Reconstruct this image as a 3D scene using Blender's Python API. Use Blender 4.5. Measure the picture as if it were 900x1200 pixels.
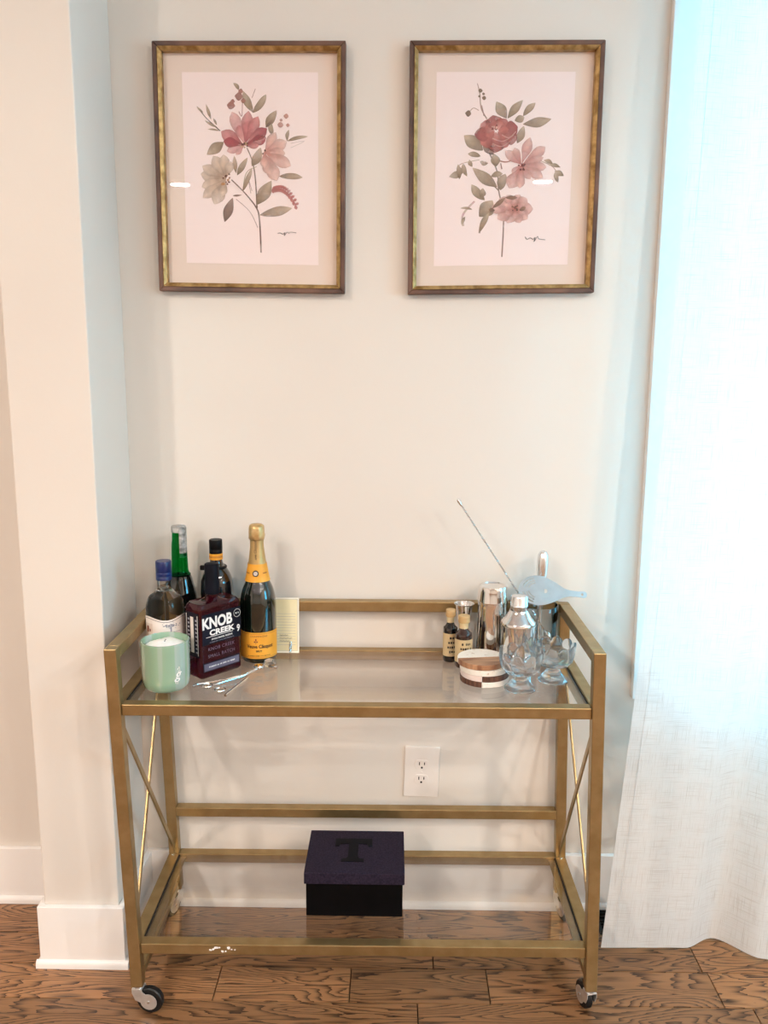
import bpy, bmesh, math, random
from mathutils import Vector, Matrix
PI = math.pi
S = bpy.context.scene
for o in list(bpy.data.objects): bpy.data.objects.remove(o)
COL = S.collection

# ------------------------------------------------------------------ camera
FPX, PITCH, YAW, ROLL = 990.0, math.radians(10.2), 0.012, 0.006
CAM = Vector((0, -1.972, 1.385))
FWD = Vector((-math.sin(YAW)*math.cos(PITCH), math.cos(YAW)*math.cos(PITCH), -math.sin(PITCH)))
_r = FWD.cross(Vector((0, 0, 1))).normalized(); _u = _r.cross(FWD)
RGT = _r*math.cos(ROLL) + _u*math.sin(ROLL)
UPV = _u*math.cos(ROLL) - _r*math.sin(ROLL)
cd = bpy.data.cameras.new('camera'); cam = bpy.data.objects.new('camera', cd); COL.objects.link(cam)
cd.sensor_fit = 'VERTICAL'; cd.sensor_height = 36; cd.lens = FPX/1200*36; cd.clip_start = .02
M = Matrix((RGT, UPV, -FWD)).transposed().to_4x4(); M.translation = CAM
cam.matrix_world = M
S.camera = cam
def ray(x, y): return RGT*((x-450)/FPX) - UPV*((y-600)/FPX) + FWD
def onX(x, y, X): d = ray(x, y); return CAM + d*((X-CAM.x)/d.x)
def onY(x, y, Y): d = ray(x, y); return CAM + d*((Y-CAM.y)/d.y)
def onZ(x, y, Z): d = ray(x, y); return CAM + d*((Z-CAM.z)/d.z)

# ------------------------------------------------------------------ world, exposure
w = bpy.data.worlds.new('sky'); S.world = w; w.use_nodes = True
bg = w.node_tree.nodes['Background']
bg.inputs[0].default_value = (.12, .65, 1.0, 1); bg.inputs[1].default_value = 16
S.view_settings.view_transform = 'Standard'; S.view_settings.look = 'None'
S.view_settings.gamma = 1; S.view_settings.use_curve_mapping = False
S.view_settings.exposure = -0.08
LAMP_RADIANCE = 900
LAMP_COLOR = (1.0, .895, .805)

# ------------------------------------------------------------------ materials
def rgb(r, g, b):
    f = lambda c: (c/255/12.92) if c/255 <= .04045 else ((c/255+.055)/1.055)**2.4
    return (f(r), f(g), f(b), 1)
MATS = {}
def pmat(name, col, rough=.5, metal=0, **k):
    m = bpy.data.materials.new(name); m.use_nodes = True
    b = m.node_tree.nodes['Principled BSDF']
    b.inputs['Base Color'].default_value = col if len(col) == 4 else (*col, 1)
    b.inputs['Roughness'].default_value = rough; b.inputs['Metallic'].default_value = metal
    for kk, v in k.items(): b.inputs[kk.replace('_', ' ')].default_value = v
    MATS[name] = m
    return m
def nodes(m): return m.node_tree.nodes, m.node_tree.links, m.node_tree.nodes['Principled BSDF']
def noise_col(m, c0, c1, scale=8, detail=4, stretch=(1, 1, 1), bump=0, bscale=None, lo=.35, hi=.65, coord='Object'):
    n, l, b = nodes(m)
    tc = n.new('ShaderNodeTexCoord'); mp = n.new('ShaderNodeMapping'); mp.inputs['Scale'].default_value = stretch
    l.new(tc.outputs[coord], mp.inputs[0])
    t = n.new('ShaderNodeTexNoise'); t.inputs['Scale'].default_value = scale; t.inputs['Detail'].default_value = detail
    l.new(mp.outputs[0], t.inputs[0])
    r = n.new('ShaderNodeValToRGB'); r.color_ramp.elements[0].position = lo; r.color_ramp.elements[1].position = hi
    r.color_ramp.elements[0].color = c0; r.color_ramp.elements[1].color = c1
    l.new(t.outputs[0], r.inputs[0]); l.new(r.outputs[0], b.inputs['Base Color'])
    if bump:
        t2 = n.new('ShaderNodeTexNoise'); t2.inputs['Scale'].default_value = bscale or scale*6; t2.inputs['Detail'].default_value = 3
        l.new(mp.outputs[0], t2.inputs[0])
        bp = n.new('ShaderNodeBump'); bp.inputs['Strength'].default_value = bump; bp.inputs['Distance'].default_value = .002
        l.new(t2.outputs[0], bp.inputs['Height']); l.new(bp.outputs[0], b.inputs['Normal'])
    return m
def clear_sheet(name, tint=(1, 1, 1, 1), ior=1.5):
    m = bpy.data.materials.new(name); m.use_nodes = True; n, l = m.node_tree.nodes, m.node_tree.links
    n.remove(n['Principled BSDF']); out = n['Material Output']
    tr = n.new('ShaderNodeBsdfTransparent'); tr.inputs[0].default_value = tint
    gl = n.new('ShaderNodeBsdfGlossy'); gl.inputs['Roughness'].default_value = 0.0
    fr = n.new('ShaderNodeFresnel'); fr.inputs[0].default_value = ior
    mx = n.new('ShaderNodeMixShader')
    ge = n.new('ShaderNodeNewGeometry'); io = n.new('ShaderNodeMapRange'); io.inputs[3].default_value = ior; io.inputs[4].default_value = 1/ior
    l.new(ge.outputs['Backfacing'], io.inputs[0]); l.new(io.outputs[0], fr.inputs[0])
    l.new(fr.outputs[0], mx.inputs[0]); l.new(tr.outputs[0], mx.inputs[1]); l.new(gl.outputs[0], mx.inputs[2]); l.new(mx.outputs[0], out.inputs[0])
    MATS[name] = m; return m
def glass(name, col, ior=1.5, rough=0.0):
    m = bpy.data.materials.new(name); m.use_nodes = True; n, l = m.node_tree.nodes, m.node_tree.links
    n.remove(n['Principled BSDF']); g = n.new('ShaderNodeBsdfGlass')
    g.inputs['Color'].default_value = col; g.inputs['IOR'].default_value = ior; g.inputs['Roughness'].default_value = rough
    l.new(g.outputs[0], n['Material Output'].inputs[0]); MATS[name] = m; return m

wall_m = noise_col(pmat('wall_paint', rgb(226, 218, 208), .6), rgb(224, 216, 207), rgb(229, 222, 213), 1.5, 2, bump=.06, bscale=160)
trim_m = noise_col(pmat('white_trim_paint', rgb(244, 240, 236), .35), rgb(240, 236, 232), rgb(247, 244, 241), 3, 2, bump=.03, bscale=60)
ceil_m = noise_col(pmat('ceiling_paint', rgb(245, 243, 240), .8), rgb(243, 241, 238), rgb(247, 245, 243), 2, 2)
gold_m = noise_col(pmat('brushed_gold', rgb(168, 143, 100), .36, .85), rgb(162, 137, 94), rgb(176, 151, 108), 30, 4, bump=.05, bscale=400)
steel_m = pmat('polished_steel', (.78, .77, .76, 1), .07, 1)
steel2_m = noise_col(pmat('satin_steel', (.75, .76, .77, 1), .22, 1), (.70, .71, .72, 1), (.80, .81, .82, 1), 40, 3)
fork_m = noise_col(pmat('zinc_fork', (.72, .71, .70, 1), .3, .8), (.68, .67, .66, 1), (.78, .77, .76, 1), 60, 2)
tire_m = noise_col(pmat('black_rubber', rgb(10, 10, 11), .45), rgb(8, 8, 9), rgb(14, 14, 16), 60, 2)
hub_m = noise_col(pmat('grey_hub', rgb(150, 146, 142), .35, .3), rgb(142, 138, 134), rgb(158, 154, 150), 40, 2)
gasket_m = noise_col(pmat('black_gasket', rgb(14, 13, 12), .6), rgb(12, 11, 10), rgb(18, 17, 16), 60, 2)
shelfglass_m = clear_sheet('shelf_glass', (.97, .97, .965, 1), 1.55)
picglass_m = clear_sheet('picture_glass', (1, 1, 1, 1), 1.33)
winglass_m = clear_sheet('window_glass', (.97, 1, 1, 1), 1.45)
white_m = noise_col(pmat('white_plastic', rgb(240, 232, 224), .3), rgb(238, 230, 222), rgb(243, 235, 228), 20, 2)
slot_m = noise_col(pmat('dark_slot', rgb(30, 24, 20), .6), rgb(26, 20, 17), rgb(34, 28, 24), 60, 2)
ink_w = noise_col(pmat('white_ink', rgb(245, 240, 236), .5), rgb(242, 237, 233), rgb(248, 244, 240), 60, 1)
ink_k = noise_col(pmat('black_ink', rgb(30, 26, 26), .5), rgb(26, 22, 22), rgb(36, 32, 32), 60, 1)
ink_grey = noise_col(pmat('grey_ink', rgb(150, 148, 160), .5), rgb(145, 143, 155), rgb(156, 154, 166), 60, 1)

# ------------------------------------------------------------------ mesh helpers
class MB:
    def __init__(s): s.v = []; s.f = []; s.c = []
    def add(s, vs, fs):
        k = len(s.v); s.v += [Vector(v) for v in vs]; s.f += [tuple(i+k for i in f) for f in fs]; return s
    def hexa(s, p): # 8 pts: bottom 4 ccw, top 4 ccw
        return s.add(p, [(3, 2, 1, 0), (4, 5, 6, 7), (0, 1, 5, 4), (1, 2, 6, 5), (2, 3, 7, 6), (3, 0, 4, 7)])
    def box(s, x0, x1, y0, y1, z0, z1, sh=None):
        g = (lambda z: 0) if sh is None else sh
        return s.hexa([(x0+g(z0), y0, z0), (x1+g(z0), y0, z0), (x1+g(z0), y1, z0), (x0+g(z0), y1, z0),
                       (x0+g(z1), y0, z1), (x1+g(z1), y0, z1), (x1+g(z1), y1, z1), (x0+g(z1), y1, z1)])
    def bar(s, a, b, wd, ht, up=(0, 0, 1)):
        a, b = Vector(a), Vector(b); d = (b-a).normalized(); x = d.cross(Vector(up)).normalized(); z = x.cross(d)
        q = [(-1, -1), (1, -1), (1, 1), (-1, 1)]
        return s.hexa([a+x*(i*wd/2)+z*(j*ht/2) for i, j in q] + [b+x*(i*wd/2)+z*(j*ht/2) for i, j in q])
    def lathe(s, prof, seg=40, c=(0, 0, 0), fr=None, cap=True):
        k = len(s.v); c = Vector(c)
        for r, z in prof:
            for i in range(seg):
                a = 2*PI*i/seg; rr = fr(a, r, z) if fr else r
                s.v.append(c + Vector((rr*math.cos(a), rr*math.sin(a), z)))
        n = len(prof)
        for j in range(n-1):
            for i in range(seg):
                i2 = (i+1) % seg
                s.f.append((k+j*seg+i, k+j*seg+i2, k+(j+1)*seg+i2, k+(j+1)*seg+i))
        if cap:
            s.f.append(tuple(k+i for i in reversed(range(seg))))
            s.f.append(tuple(k+(n-1)*seg+i for i in range(seg)))
        return s
    def tube(s, pts, r, seg=8, closed=False, twist=0, cap=True):
        pts = [Vector(p) for p in pts]; n = len(pts); k = len(s.v); up = Vector((0, 0, 1))
        for j, p in enumerate(pts):
            if closed: d = (pts[(j+1) % n]-pts[j-1]).normalized()
            else: d = (pts[min(j+1, n-1)]-pts[max(j-1, 0)]).normalized()
            u = up if abs(d.dot(up)) < .95 else Vector((1, 0, 0))
            x = d.cross(u).normalized(); z = x.cross(d)
            rr = r[j] if isinstance(r, (list, tuple)) else r
            for i in range(seg):
                a = 2*PI*i/seg + twist*j
                s.v.append(p + x*(rr*math.cos(a)) + z*(rr*math.sin(a)))
        for j in range(n if closed else n-1):
            j2 = (j+1) % n
            for i in range(seg):
                i2 = (i+1) % seg
                s.f.append((k+j*seg+i, k+j*seg+i2, k+j2*seg+i2, k+j2*seg+i))
        if not closed and cap:
            s.f.append(tuple(k+i for i in reversed(range(seg)))); s.f.append(tuple(k+(n-1)*seg+i for i in range(seg)))
        return s
    def prism(s, poly, h0, h1, axis='z', tf=None):
        n = len(poly)
        mk = {'z': lambda p, h: (p[0], p[1], h), 'y': lambda p, h: (p[0], h, p[1]), 'x': lambda p, h: (h, p[0], p[1])}[axis]
        vs = [mk(p, h0) for p in poly] + [mk(p, h1) for p in poly]
        fs = [tuple(reversed(range(n))), tuple(range(n, 2*n))] + [(i, (i+1) % n, n+(i+1) % n, n+i) for i in range(n)]
        return s.add(vs, fs)
    def patch(s, r, a0, a1, z0, z1, n=24, edge=None):
        # part of a cylinder wall, a = angle from -Y (towards the camera), positive to +X
        k = len(s.v)
        for i in range(n+1):
            t = i/n; a = a0+(a1-a0)*t
            zt = z1 + (edge(t) if edge else 0)
            for z in (z0, zt): s.v.append(Vector((r*math.sin(a), -r*math.cos(a), z)))
        for i in range(n): s.f.append((k+2*i, k+2*i+2, k+2*i+3, k+2*i+1))
        return s
    def build(s, name, mat, parent=None, loc=None, rot=0, smooth=False, bevel=0, subsurf=0, solid=0, keep=False):
        me = bpy.data.meshes.new(name); me.from_pydata([tuple(v) for v in s.v], [], s.f); me.update()
        if not keep:
            bm = bmesh.new(); bm.from_mesh(me); bmesh.ops.recalc_face_normals(bm, faces=bm.faces); bm.to_mesh(me); bm.free()
        if smooth:
            me.polygons.foreach_set('use_smooth', [True]*len(me.polygons))
            me.set_sharp_from_angle(angle=math.radians(smooth if smooth is not True else 40))
        me.materials.append(mat)
        return link(name, me, parent, loc, rot, bevel, subsurf, solid)
def link(name, me, parent=None, loc=None, rot=0, bevel=0, subsurf=0, solid=0):
    o = bpy.data.objects.new(name, me); COL.objects.link(o)
    if parent is not None: o.parent = parent
    if loc is not None: o.location = loc
    if rot: o.rotation_euler = (0, 0, rot)
    if solid: md = o.modifiers.new('solid', 'SOLIDIFY'); md.thickness = solid; md.offset = 0
    if bevel: md = o.modifiers.new('bevel', 'BEVEL'); md.width = bevel; md.segments = 2; md.limit_method = 'ANGLE'
    if subsurf: md = o.modifiers.new('sub', 'SUBSURF'); md.levels = subsurf; md.render_levels = subsurf
    return o
def thing(name, label, cat, loc=(0, 0, 0), rot=0, group=None):
    o = bpy.data.objects.new(name, None); COL.objects.link(o); o.location = loc; o.rotation_euler = (0, 0, rot)
    o.empty_display_size = .05
    return tag(o, label, cat, group)
def tag(o, label, cat, group=None):
    o['label'] = label; o['category'] = cat
    if group: o['group'] = group
    return o
def struct(o, label=None):
    o['kind'] = 'structure'
    if label: o['label'] = label
    return o
def text(name, body, mat, parent, size, pos=(0, 0, 0), sx=1, wrap=None, rotm=None, bold=0, shear=0, align='CENTER', space=1, off=.0005, ang=0):
    """flat lettering: laid in local XZ facing -Y at pos; wrap=r bends it round the local Z axis"""
    cu = bpy.data.curves.new(name, 'FONT'); cu.body = body; cu.size = size; cu.align_x = align; cu.align_y = 'CENTER'
    cu.offset = bold; cu.shear = shear; cu.space_character = space; cu.resolution_u = 3
    t = bpy.data.objects.new(name, cu); COL.objects.link(t)
    dg = bpy.context.evaluated_depsgraph_get(); me = bpy.data.meshes.new_from_object(t.evaluated_get(dg))
    bpy.data.objects.remove(t); bpy.data.curves.remove(cu)
    if wrap:
        bm = bmesh.new(); bm.from_mesh(me)
        bmesh.ops.subdivide_edges(bm, edges=[e for e in bm.edges if e.calc_length() > size*.4], cuts=2)
        bm.to_mesh(me); bm.free()
    p = Vector(pos)
    for v in me.vertices:
        x, z = v.co.x*sx, v.co.y
        if rotm: x, z = x*math.cos(rotm)-z*math.sin(rotm), x*math.sin(rotm)+z*math.cos(rotm)
        if wrap:
            a = ang + (x+p.x)/wrap; r = wrap+off
            v.co = Vector((r*math.sin(a), -r*math.cos(a), z+p.z))
        else: v.co = Vector((x, -off, z)) + p
    me.materials.clear(); me.materials.append(mat)
    return link(name, me, parent)

def marks(name, mat, parent, width, h, pos, wrap=None, ang=0, off=.0005):
    """one line of print too small to read: a row of little strokes, as one flat mesh"""
    rnd = random.Random(name+str(pos)); m = MB(); x = -width/2; p = Vector(pos)
    while x < width/2:
        wd = h*rnd.uniform(.35, .7); z0, z1 = p.z-h/2*rnd.uniform(.7, 1), p.z+h/2*rnd.uniform(.6, 1)
        if wrap: m.patch(wrap+off, ang+(x+p.x)/wrap, ang+(x+p.x+wd)/wrap, z0, z1, 1)
        else: m.add([(x+p.x, p.y-off, z0), (x+p.x+wd, p.y-off, z0), (x+p.x+wd, p.y-off, z1), (x+p.x, p.y-off, z1)], [(0, 1, 2, 3)])
        x += wd + h*rnd.choice((.25, .25, .3, .9))
    o = m.build(name, mat, parent, keep=True); o['kind'] = 'stuff'; return o

# ================================================================== ROOM SHELL
RX0, RX1, RY0, CEIL = -3.4, 3.0, -7.2, 2.75
WX0, WX1, WZ0, WZ1 = .672, 1.75, .665, 2.32       # window opening
T = .12
b = MB(); b.box(RX0, WX0, 0, T, 0, CEIL); b.box(WX1, RX1, 0, T, 0, CEIL); b.box(WX0, WX1, 0, T, 0, WZ0); b.box(WX0, WX1, 0, T, WZ1, CEIL)
struct(b.build('wall_back', wall_m), 'pale beige painted wall behind the bar cart')
struct(MB().box(RX0-T, RX0, RY0, T, 0, CEIL).build('wall_left', wall_m))
VY0, VY1, VZ0, VZ1 = -2.3, -1.4, .85, 2.05          # daylight window in the right wall
b = MB(); b.box(RX1, RX1+T, RY0, VY0, 0, CEIL); b.box(RX1, RX1+T, VY1, T, 0, CEIL); b.box(RX1, RX1+T, VY0, VY1, 0, VZ0); b.box(RX1, RX1+T, VY0, VY1, VZ1, CEIL)
struct(b.build('wall_right', wall_m))
struct(MB().box(RX0-T, RX1+T, RY0-T, RY0, 0, CEIL).build('wall_front', wall_m))
struct(MB().box(RX0-T, RX1+T, RY0-T, T, CEIL, CEIL+.1).build('ceiling', ceil_m))

# pilaster left of the cart
pq = onZ(35.5, 1135.5, 0); PY = pq.y + .022           # pilaster face
px0, px1 = onY(52, 1058, PY).x, onY(141.5, 1060, PY).x
px1 = onY(120.5, 720, PY).x
pil = struct(MB().box(px0, px1, PY, .0, 0, CEIL).build('wall_pilaster', wall_m, bevel=.003), 'pale beige pilaster standing proud of the wall left of the cart')
def baseboard(name, x0, x1, y, h=.135, th=.013, sh=.008, ends=(0, 0)):
    """board with a small shoe moulding, front face towards -Y; y = wall plane"""
    o = struct(MB().box(x0-ends[0]*th, x1+ends[1]*th, y-th, y, 0, h).build(name, trim_m, bevel=.002))
    prof = [(y-th, 0), (y-th-sh, 0), (y-th-sh, .008), (y-th-sh*.7, .016), (y-th, .019)]
    m = MB(); m.prism(prof, x0-ends[0]*(th+sh), x1+ends[1]*(th+sh), 'x'); m.build('shoe_moulding', trim_m, o, smooth=50)
    return o
bb_top = onY(20, 994, -.012).z
baseboard('baseboard_back', px1, RX1, 0, bb_top)
baseboard('baseboard_left', RX0, px0, 0, bb_top)
bo = baseboard('baseboard_pilaster', px0, px1, PY, bb_top, ends=(1, 1))
for nm, xa, xb, sgn in (('baseboard_return', px0-.013, px0, -1), ('baseboard_return', px1, px1+.013, 1)):
    MB().box(xa, xb, PY, -.013, 0, bb_top).build(nm, trim_m, bo, bevel=.002)
    xo = xa if sgn < 0 else xb
    MB().prism([(xo, 0), (xo+sgn*.008, 0), (xo+sgn*.008, .008), (xo+sgn*.0056, .016), (xo, .019)], PY-.013, -.02, 'y').build('shoe_moulding', trim_m, bo)
# (prism on 'y' takes (x, z) pairs)

# window with casing
win = bpy.data.objects.new('window_1', None); COL.objects.link(win); win.location = (WX0, 0, WZ0); struct(win, 'white cased window behind the linen curtain')
cw = WX0-.583
def wpart(nm, x0, x1, y0, y1, z0, z1, m=trim_m, bv=.002):
    return MB().box(x0-WX0, x1-WX0, y0, y1, z0-WZ0, z1-WZ0).build(nm, m, win, bevel=bv)
wpart('casing_side', WX0-cw, WX0, -.022, 0, WZ0-cw, WZ1+cw); wpart('casing_side', WX1, WX1+cw, -.022, 0, WZ0-cw, WZ1+cw)
wpart('casing_bottom', WX0, WX1, -.022, 0, WZ0-cw, WZ0); wpart('casing_top', WX0, WX1, -.022, 0, WZ1, WZ1+cw)
for nm, a in (('sash_stile', (WX0, WX0+.045, .05, .085, WZ0, WZ1)), ('sash_stile', (WX1-.045, WX1, .05, .085, WZ0, WZ1)),
              ('sash_rail', (WX0+.045, WX1-.045, .05, .085, WZ0, WZ0+.05)), ('sash_rail', (WX0+.045, WX1-.045, .05, .085, WZ1-.045, WZ1)),
              ('sash_rail', (WX0+.045, WX1-.045, .05, .085, 1.47, 1.51))): wpart(nm, *a)
wpart('pane', WX0+.045, WX1-.045, .066, .069, WZ0+.05, 1.47, winglass_m, 0); wpart('pane', WX0+.045, WX1-.045, .066, .069, 1.51, WZ1-.045, winglass_m, 0)
win2 = bpy.data.objects.new('window_2', None); COL.objects.link(win2); win2.location = (RX1, VY0, VZ0); struct(win2, 'white cased window in the right wall')
def w2(nm, x0, x1, y0, y1, z0, z1, m=trim_m): return MB().box(x0, x1, y0-VY0, y1-VY0, z0-VZ0, z1-VZ0).build(nm, m, win2, bevel=.002 if m is trim_m else 0)
for a in ((-.022, 0, VY0-.09, VY0, VZ0-.09, VZ1+.09), (-.022, 0, VY1, VY1+.09, VZ0-.09, VZ1+.09)): w2('casing_side', *a)
w2('casing_bottom', -.022, 0, VY0, VY1, VZ0-.09, VZ0); w2('casing_top', -.022, 0, VY0, VY1, VZ1, VZ1+.09)
for a in ((.05, .085, VY0, VY0+.045, VZ0, VZ1), (.05, .085, VY1-.045, VY1, VZ0, VZ1)): w2('sash_stile', *a)
for z in (VZ0, (VZ0+VZ1)/2-.022, VZ1-.045): w2('sash_rail', .05, .085, VY0+.045, VY1-.045, z, z+.045)
w2('pane', .066, .069, VY0+.045, VY1-.045, VZ0+.045, (VZ0+VZ1)/2-.022, winglass_m); w2('pane', .066, .069, VY0+.045, VY1-.045, (VZ0+VZ1)/2+.023, VZ1-.045, winglass_m)
p2l = bpy.data.lights.new('window_portal', 'AREA'); p2l.shape = 'RECTANGLE'; p2l.size = VZ1-VZ0; p2l.size_y = VY1-VY0; p2l.cycles.is_portal = True
p2o = bpy.data.objects.new('window_portal', p2l); COL.objects.link(p2o); p2o.location = (RX1+.10, (VY0+VY1)/2, (VZ0+VZ1)/2); p2o.rotation_euler = (0, PI/2, 0)
pl = bpy.data.lights.new('window_portal', 'AREA'); pl.shape = 'RECTANGLE'; pl.size = WX1-WX0; pl.size_y = WZ1-WZ0; pl.cycles.is_portal = True
po = bpy.data.objects.new('window_portal', pl); COL.objects.link(po); po.location = ((WX0+WX1)/2, .10, (WZ0+WZ1)/2); po.rotation_euler = (-PI/2, 0, 0)

# floor planks ------------------------------------------------------
floor_m = pmat('oak_plank', rgb(120, 80, 50), .34)
n, l, pb = nodes(floor_m)
tc = n.new('ShaderNodeTexCoord'); oi = n.new('ShaderNodeObjectInfo')
def math_n(op, a, bb=None, c=None):
    m = n.new('ShaderNodeMath'); m.operation = op
    for i, v in enumerate((a, bb, c)):
        if v is None: continue
        if isinstance(v, (int, float)): m.inputs[i].default_value = v
        else: l.new(v, m.inputs[i])
    return m.outputs[0]
off = n.new('ShaderNodeCombineXYZ')
l.new(math_n('MULTIPLY', oi.outputs['Random'], 37.0), off.inputs[0]); l.new(math_n('MULTIPLY', oi.outputs['Random'], 91.0), off.inputs[1])
va = n.new('ShaderNodeVectorMath'); va.operation = 'ADD'; l.new(tc.outputs['Object'], va.inputs[0]); l.new(off.outputs[0], va.inputs[1])
def noise_n(scale, det, st, rough=.5, dist=0):
    mp = n.new('ShaderNodeMapping'); mp.inputs['Scale'].default_value = st; l.new(va.outputs[0], mp.inputs[0])
    t = n.new('ShaderNodeTexNoise'); t.inputs['Scale'].default_value = scale; t.inputs['Detail'].default_value = det; t.inputs['Roughness'].default_value = rough; t.inputs['Distortion'].default_value = dist
    l.new(mp.outputs[0], t.inputs[0]); return t.outputs[0]
field = noise_n(1.0, 1.5, (2.6, 15, 1), .45, .25)
rings = math_n('FRACT', math_n('MULTIPLY', math_n('ADD', field, math_n('MULTIPLY', noise_n(1.0, 3, (10, 120, 1)), .06)), 20))
line = math_n('POWER', rings, 2.0)
fine = noise_n(1.0, 4, (14, 420, 1), .6)
mid = noise_n(1.0, 3, (3, 40, 1))
r1 = n.new('ShaderNodeValToRGB'); r1.color_ramp.elements[0].color = rgb(158, 114, 76); r1.color_ramp.elements[1].color = rgb(42, 24, 15)
r1.color_ramp.elements[0].position = .25; r1.color_ramp.elements[1].position = .95
l.new(math_n('ADD', math_n('MULTIPLY', line, .85), math_n('MULTIPLY', math_n('SUBTRACT', fine, .38), .8)), r1.inputs[0])
hs = n.new('ShaderNodeHueSaturation'); l.new(r1.outputs[0], hs.inputs['Color'])
l.new(math_n('ADD', .72, math_n('MULTIPLY', oi.outputs['Random'], .5)), hs.inputs['Value'])
mx = n.new('ShaderNodeMix'); mx.data_type = 'RGBA'; mx.blend_type = 'MULTIPLY'; mx.inputs[0].default_value = .35
l.new(hs.outputs[0], mx.inputs[6]); r2 = n.new('ShaderNodeValToRGB'); r2.color_ramp.elements[0].color = (.45, .38, .34, 1); r2.color_ramp.elements[0].position = .3; r2.color_ramp.elements[1].position = .7
l.new(mid, r2.inputs[0]); l.new(r2.outputs[0], mx.inputs[7]); l.new(mx.outputs[2], pb.inputs['Base Color'])
bp = n.new('ShaderNodeBump'); bp.inputs['Strength'].default_value = .25; bp.inputs['Distance'].default_value = .001; bp.invert = True
l.new(math_n('ADD', line, fine), bp.inputs['Height']); l.new(bp.outputs[0], pb.inputs['Normal'])
sub_m = noise_col(pmat('dark_subfloor', rgb(40, 26, 18), .8), rgb(34, 22, 15), rgb(46, 30, 21), 10)
fl = struct(MB().box(RX0-T, RX1+T, RY0-T, T, -.06, -.012).build('floor', sub_m), 'dark stained oak plank floor')
random.seed(4)
PWID, Y0 = .107, -.235
jointsA = {0: [onZ(255, 1146, 0).x, onZ(410, 1146, 0).x, onZ(571, 1146, 0).x, onZ(833, 1146, 0).x], -1: [onZ(491, 1182, 0).x, onZ(880, 1182, 0).x], 1: [-.62, .1, .72]}
pm = {}
def plank_mesh(L):
    if L not in pm:
        m = MB(); g = .0006; m.hexa([(g, g, -.012), (L-g, g, -.012), (L-g, PWID-g, -.012), (g, PWID-g, -.012), (g*2.2, g*2.2, 0), (L-g*2.2, g*2.2, 0), (L-g*2.2, PWID-g*2.2, 0), (g*2.2, PWID-g*2.2, 0)])
        me = bpy.data.meshes.new('plank'); me.from_pydata([tuple(v) for v in m.v], [], m.f); me.update(); me.materials.append(floor_m); pm[L] = me
    return pm[L]
rowi = -64
while Y0 - PWID + rowi*PWID < 0:
    y = Y0 - PWID + rowi*PWID
    if y > RY0-.1:
        near = rowi >= -6
        cuts = list(jointsA.get(rowi, []))
        L0, L1 = (.5, 1.1) if near else (1.9, 2.6)
        if cuts:
            x = cuts[0]; lead = []
            while x > RX0: x -= random.uniform(L0, L1); lead.append(x)
            x = cuts[-1]
            while x < RX1: x += random.uniform(L0, L1); cuts.append(x)
            cuts = lead[::-1] + cuts
        else:
            x = RX0 - random.uniform(.05, .6); cuts = [x]
            while x < RX1: x += random.uniform(L0, L1); cuts.append(x)
        for a, c in zip(cuts, cuts[1:]):
            a, c = round(max(a, RX0), 2), round(min(c, RX1), 2)
            if c-a > .02: link('plank', plank_mesh(round(c-a, 2)), fl, (a, y, 0))
    rowi += 1

# ceiling lamps (two are mirrored in the picture glass, the rest are added fill) ---------
em = bpy.data.materials.new('lamp_glow'); em.use_nodes = True; nn, ll = em.node_tree.nodes, em.node_tree.links
nn.remove(nn['Principled BSDF']); e = nn.new('ShaderNodeEmission'); e.inputs[0].default_value = (*LAMP_COLOR, 1); e.inputs[1].default_value = LAMP_RADIANCE
ll.new(e.outputs[0], nn['Material Output'].inputs[0])
def downlight(x, y, label):
    t = thing('recessed_ceiling_lamp', label, 'ceiling lamp', (x, y, CEIL), group='recessed lamps in the ceiling')
    MB().lathe([(.072, -.0025), (.078, -.006), (.095, -.005), (.098, 0), (.072, 0)], 32, cap=False).build('trim_ring', trim_m, t, smooth=True)
    MB().lathe([(.0, -.003), (.072, -.003)], 32, cap=False).build('lamp_disc', em, t)
for x, y, lb in ((-1.72, -5.1, 'recessed ceiling lamp mirrored in the glass of the lily picture'), (1.13, -4.95, 'recessed ceiling lamp mirrored in the glass of the rose picture'),
                 (-1.72, -3.7, 'added fill lamp in the ceiling mid room, towards the left wall'), (2.1, -4.3, 'added fill lamp in the ceiling mid room, towards the right wall'),  # this pair is added out of view to even out the wall light
                 (-1.6, -2.3, 'added fill lamp in the ceiling nearest the pilaster'), (1.6, -3.0, 'added fill lamp in the ceiling nearest the curtain'), (2.45, -2.6, 'added fill lamp by the right wall window, brightening the pilaster side')):  # all three added out of view; the last brightens the pilaster side
    downlight(x, y, lb)

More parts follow.
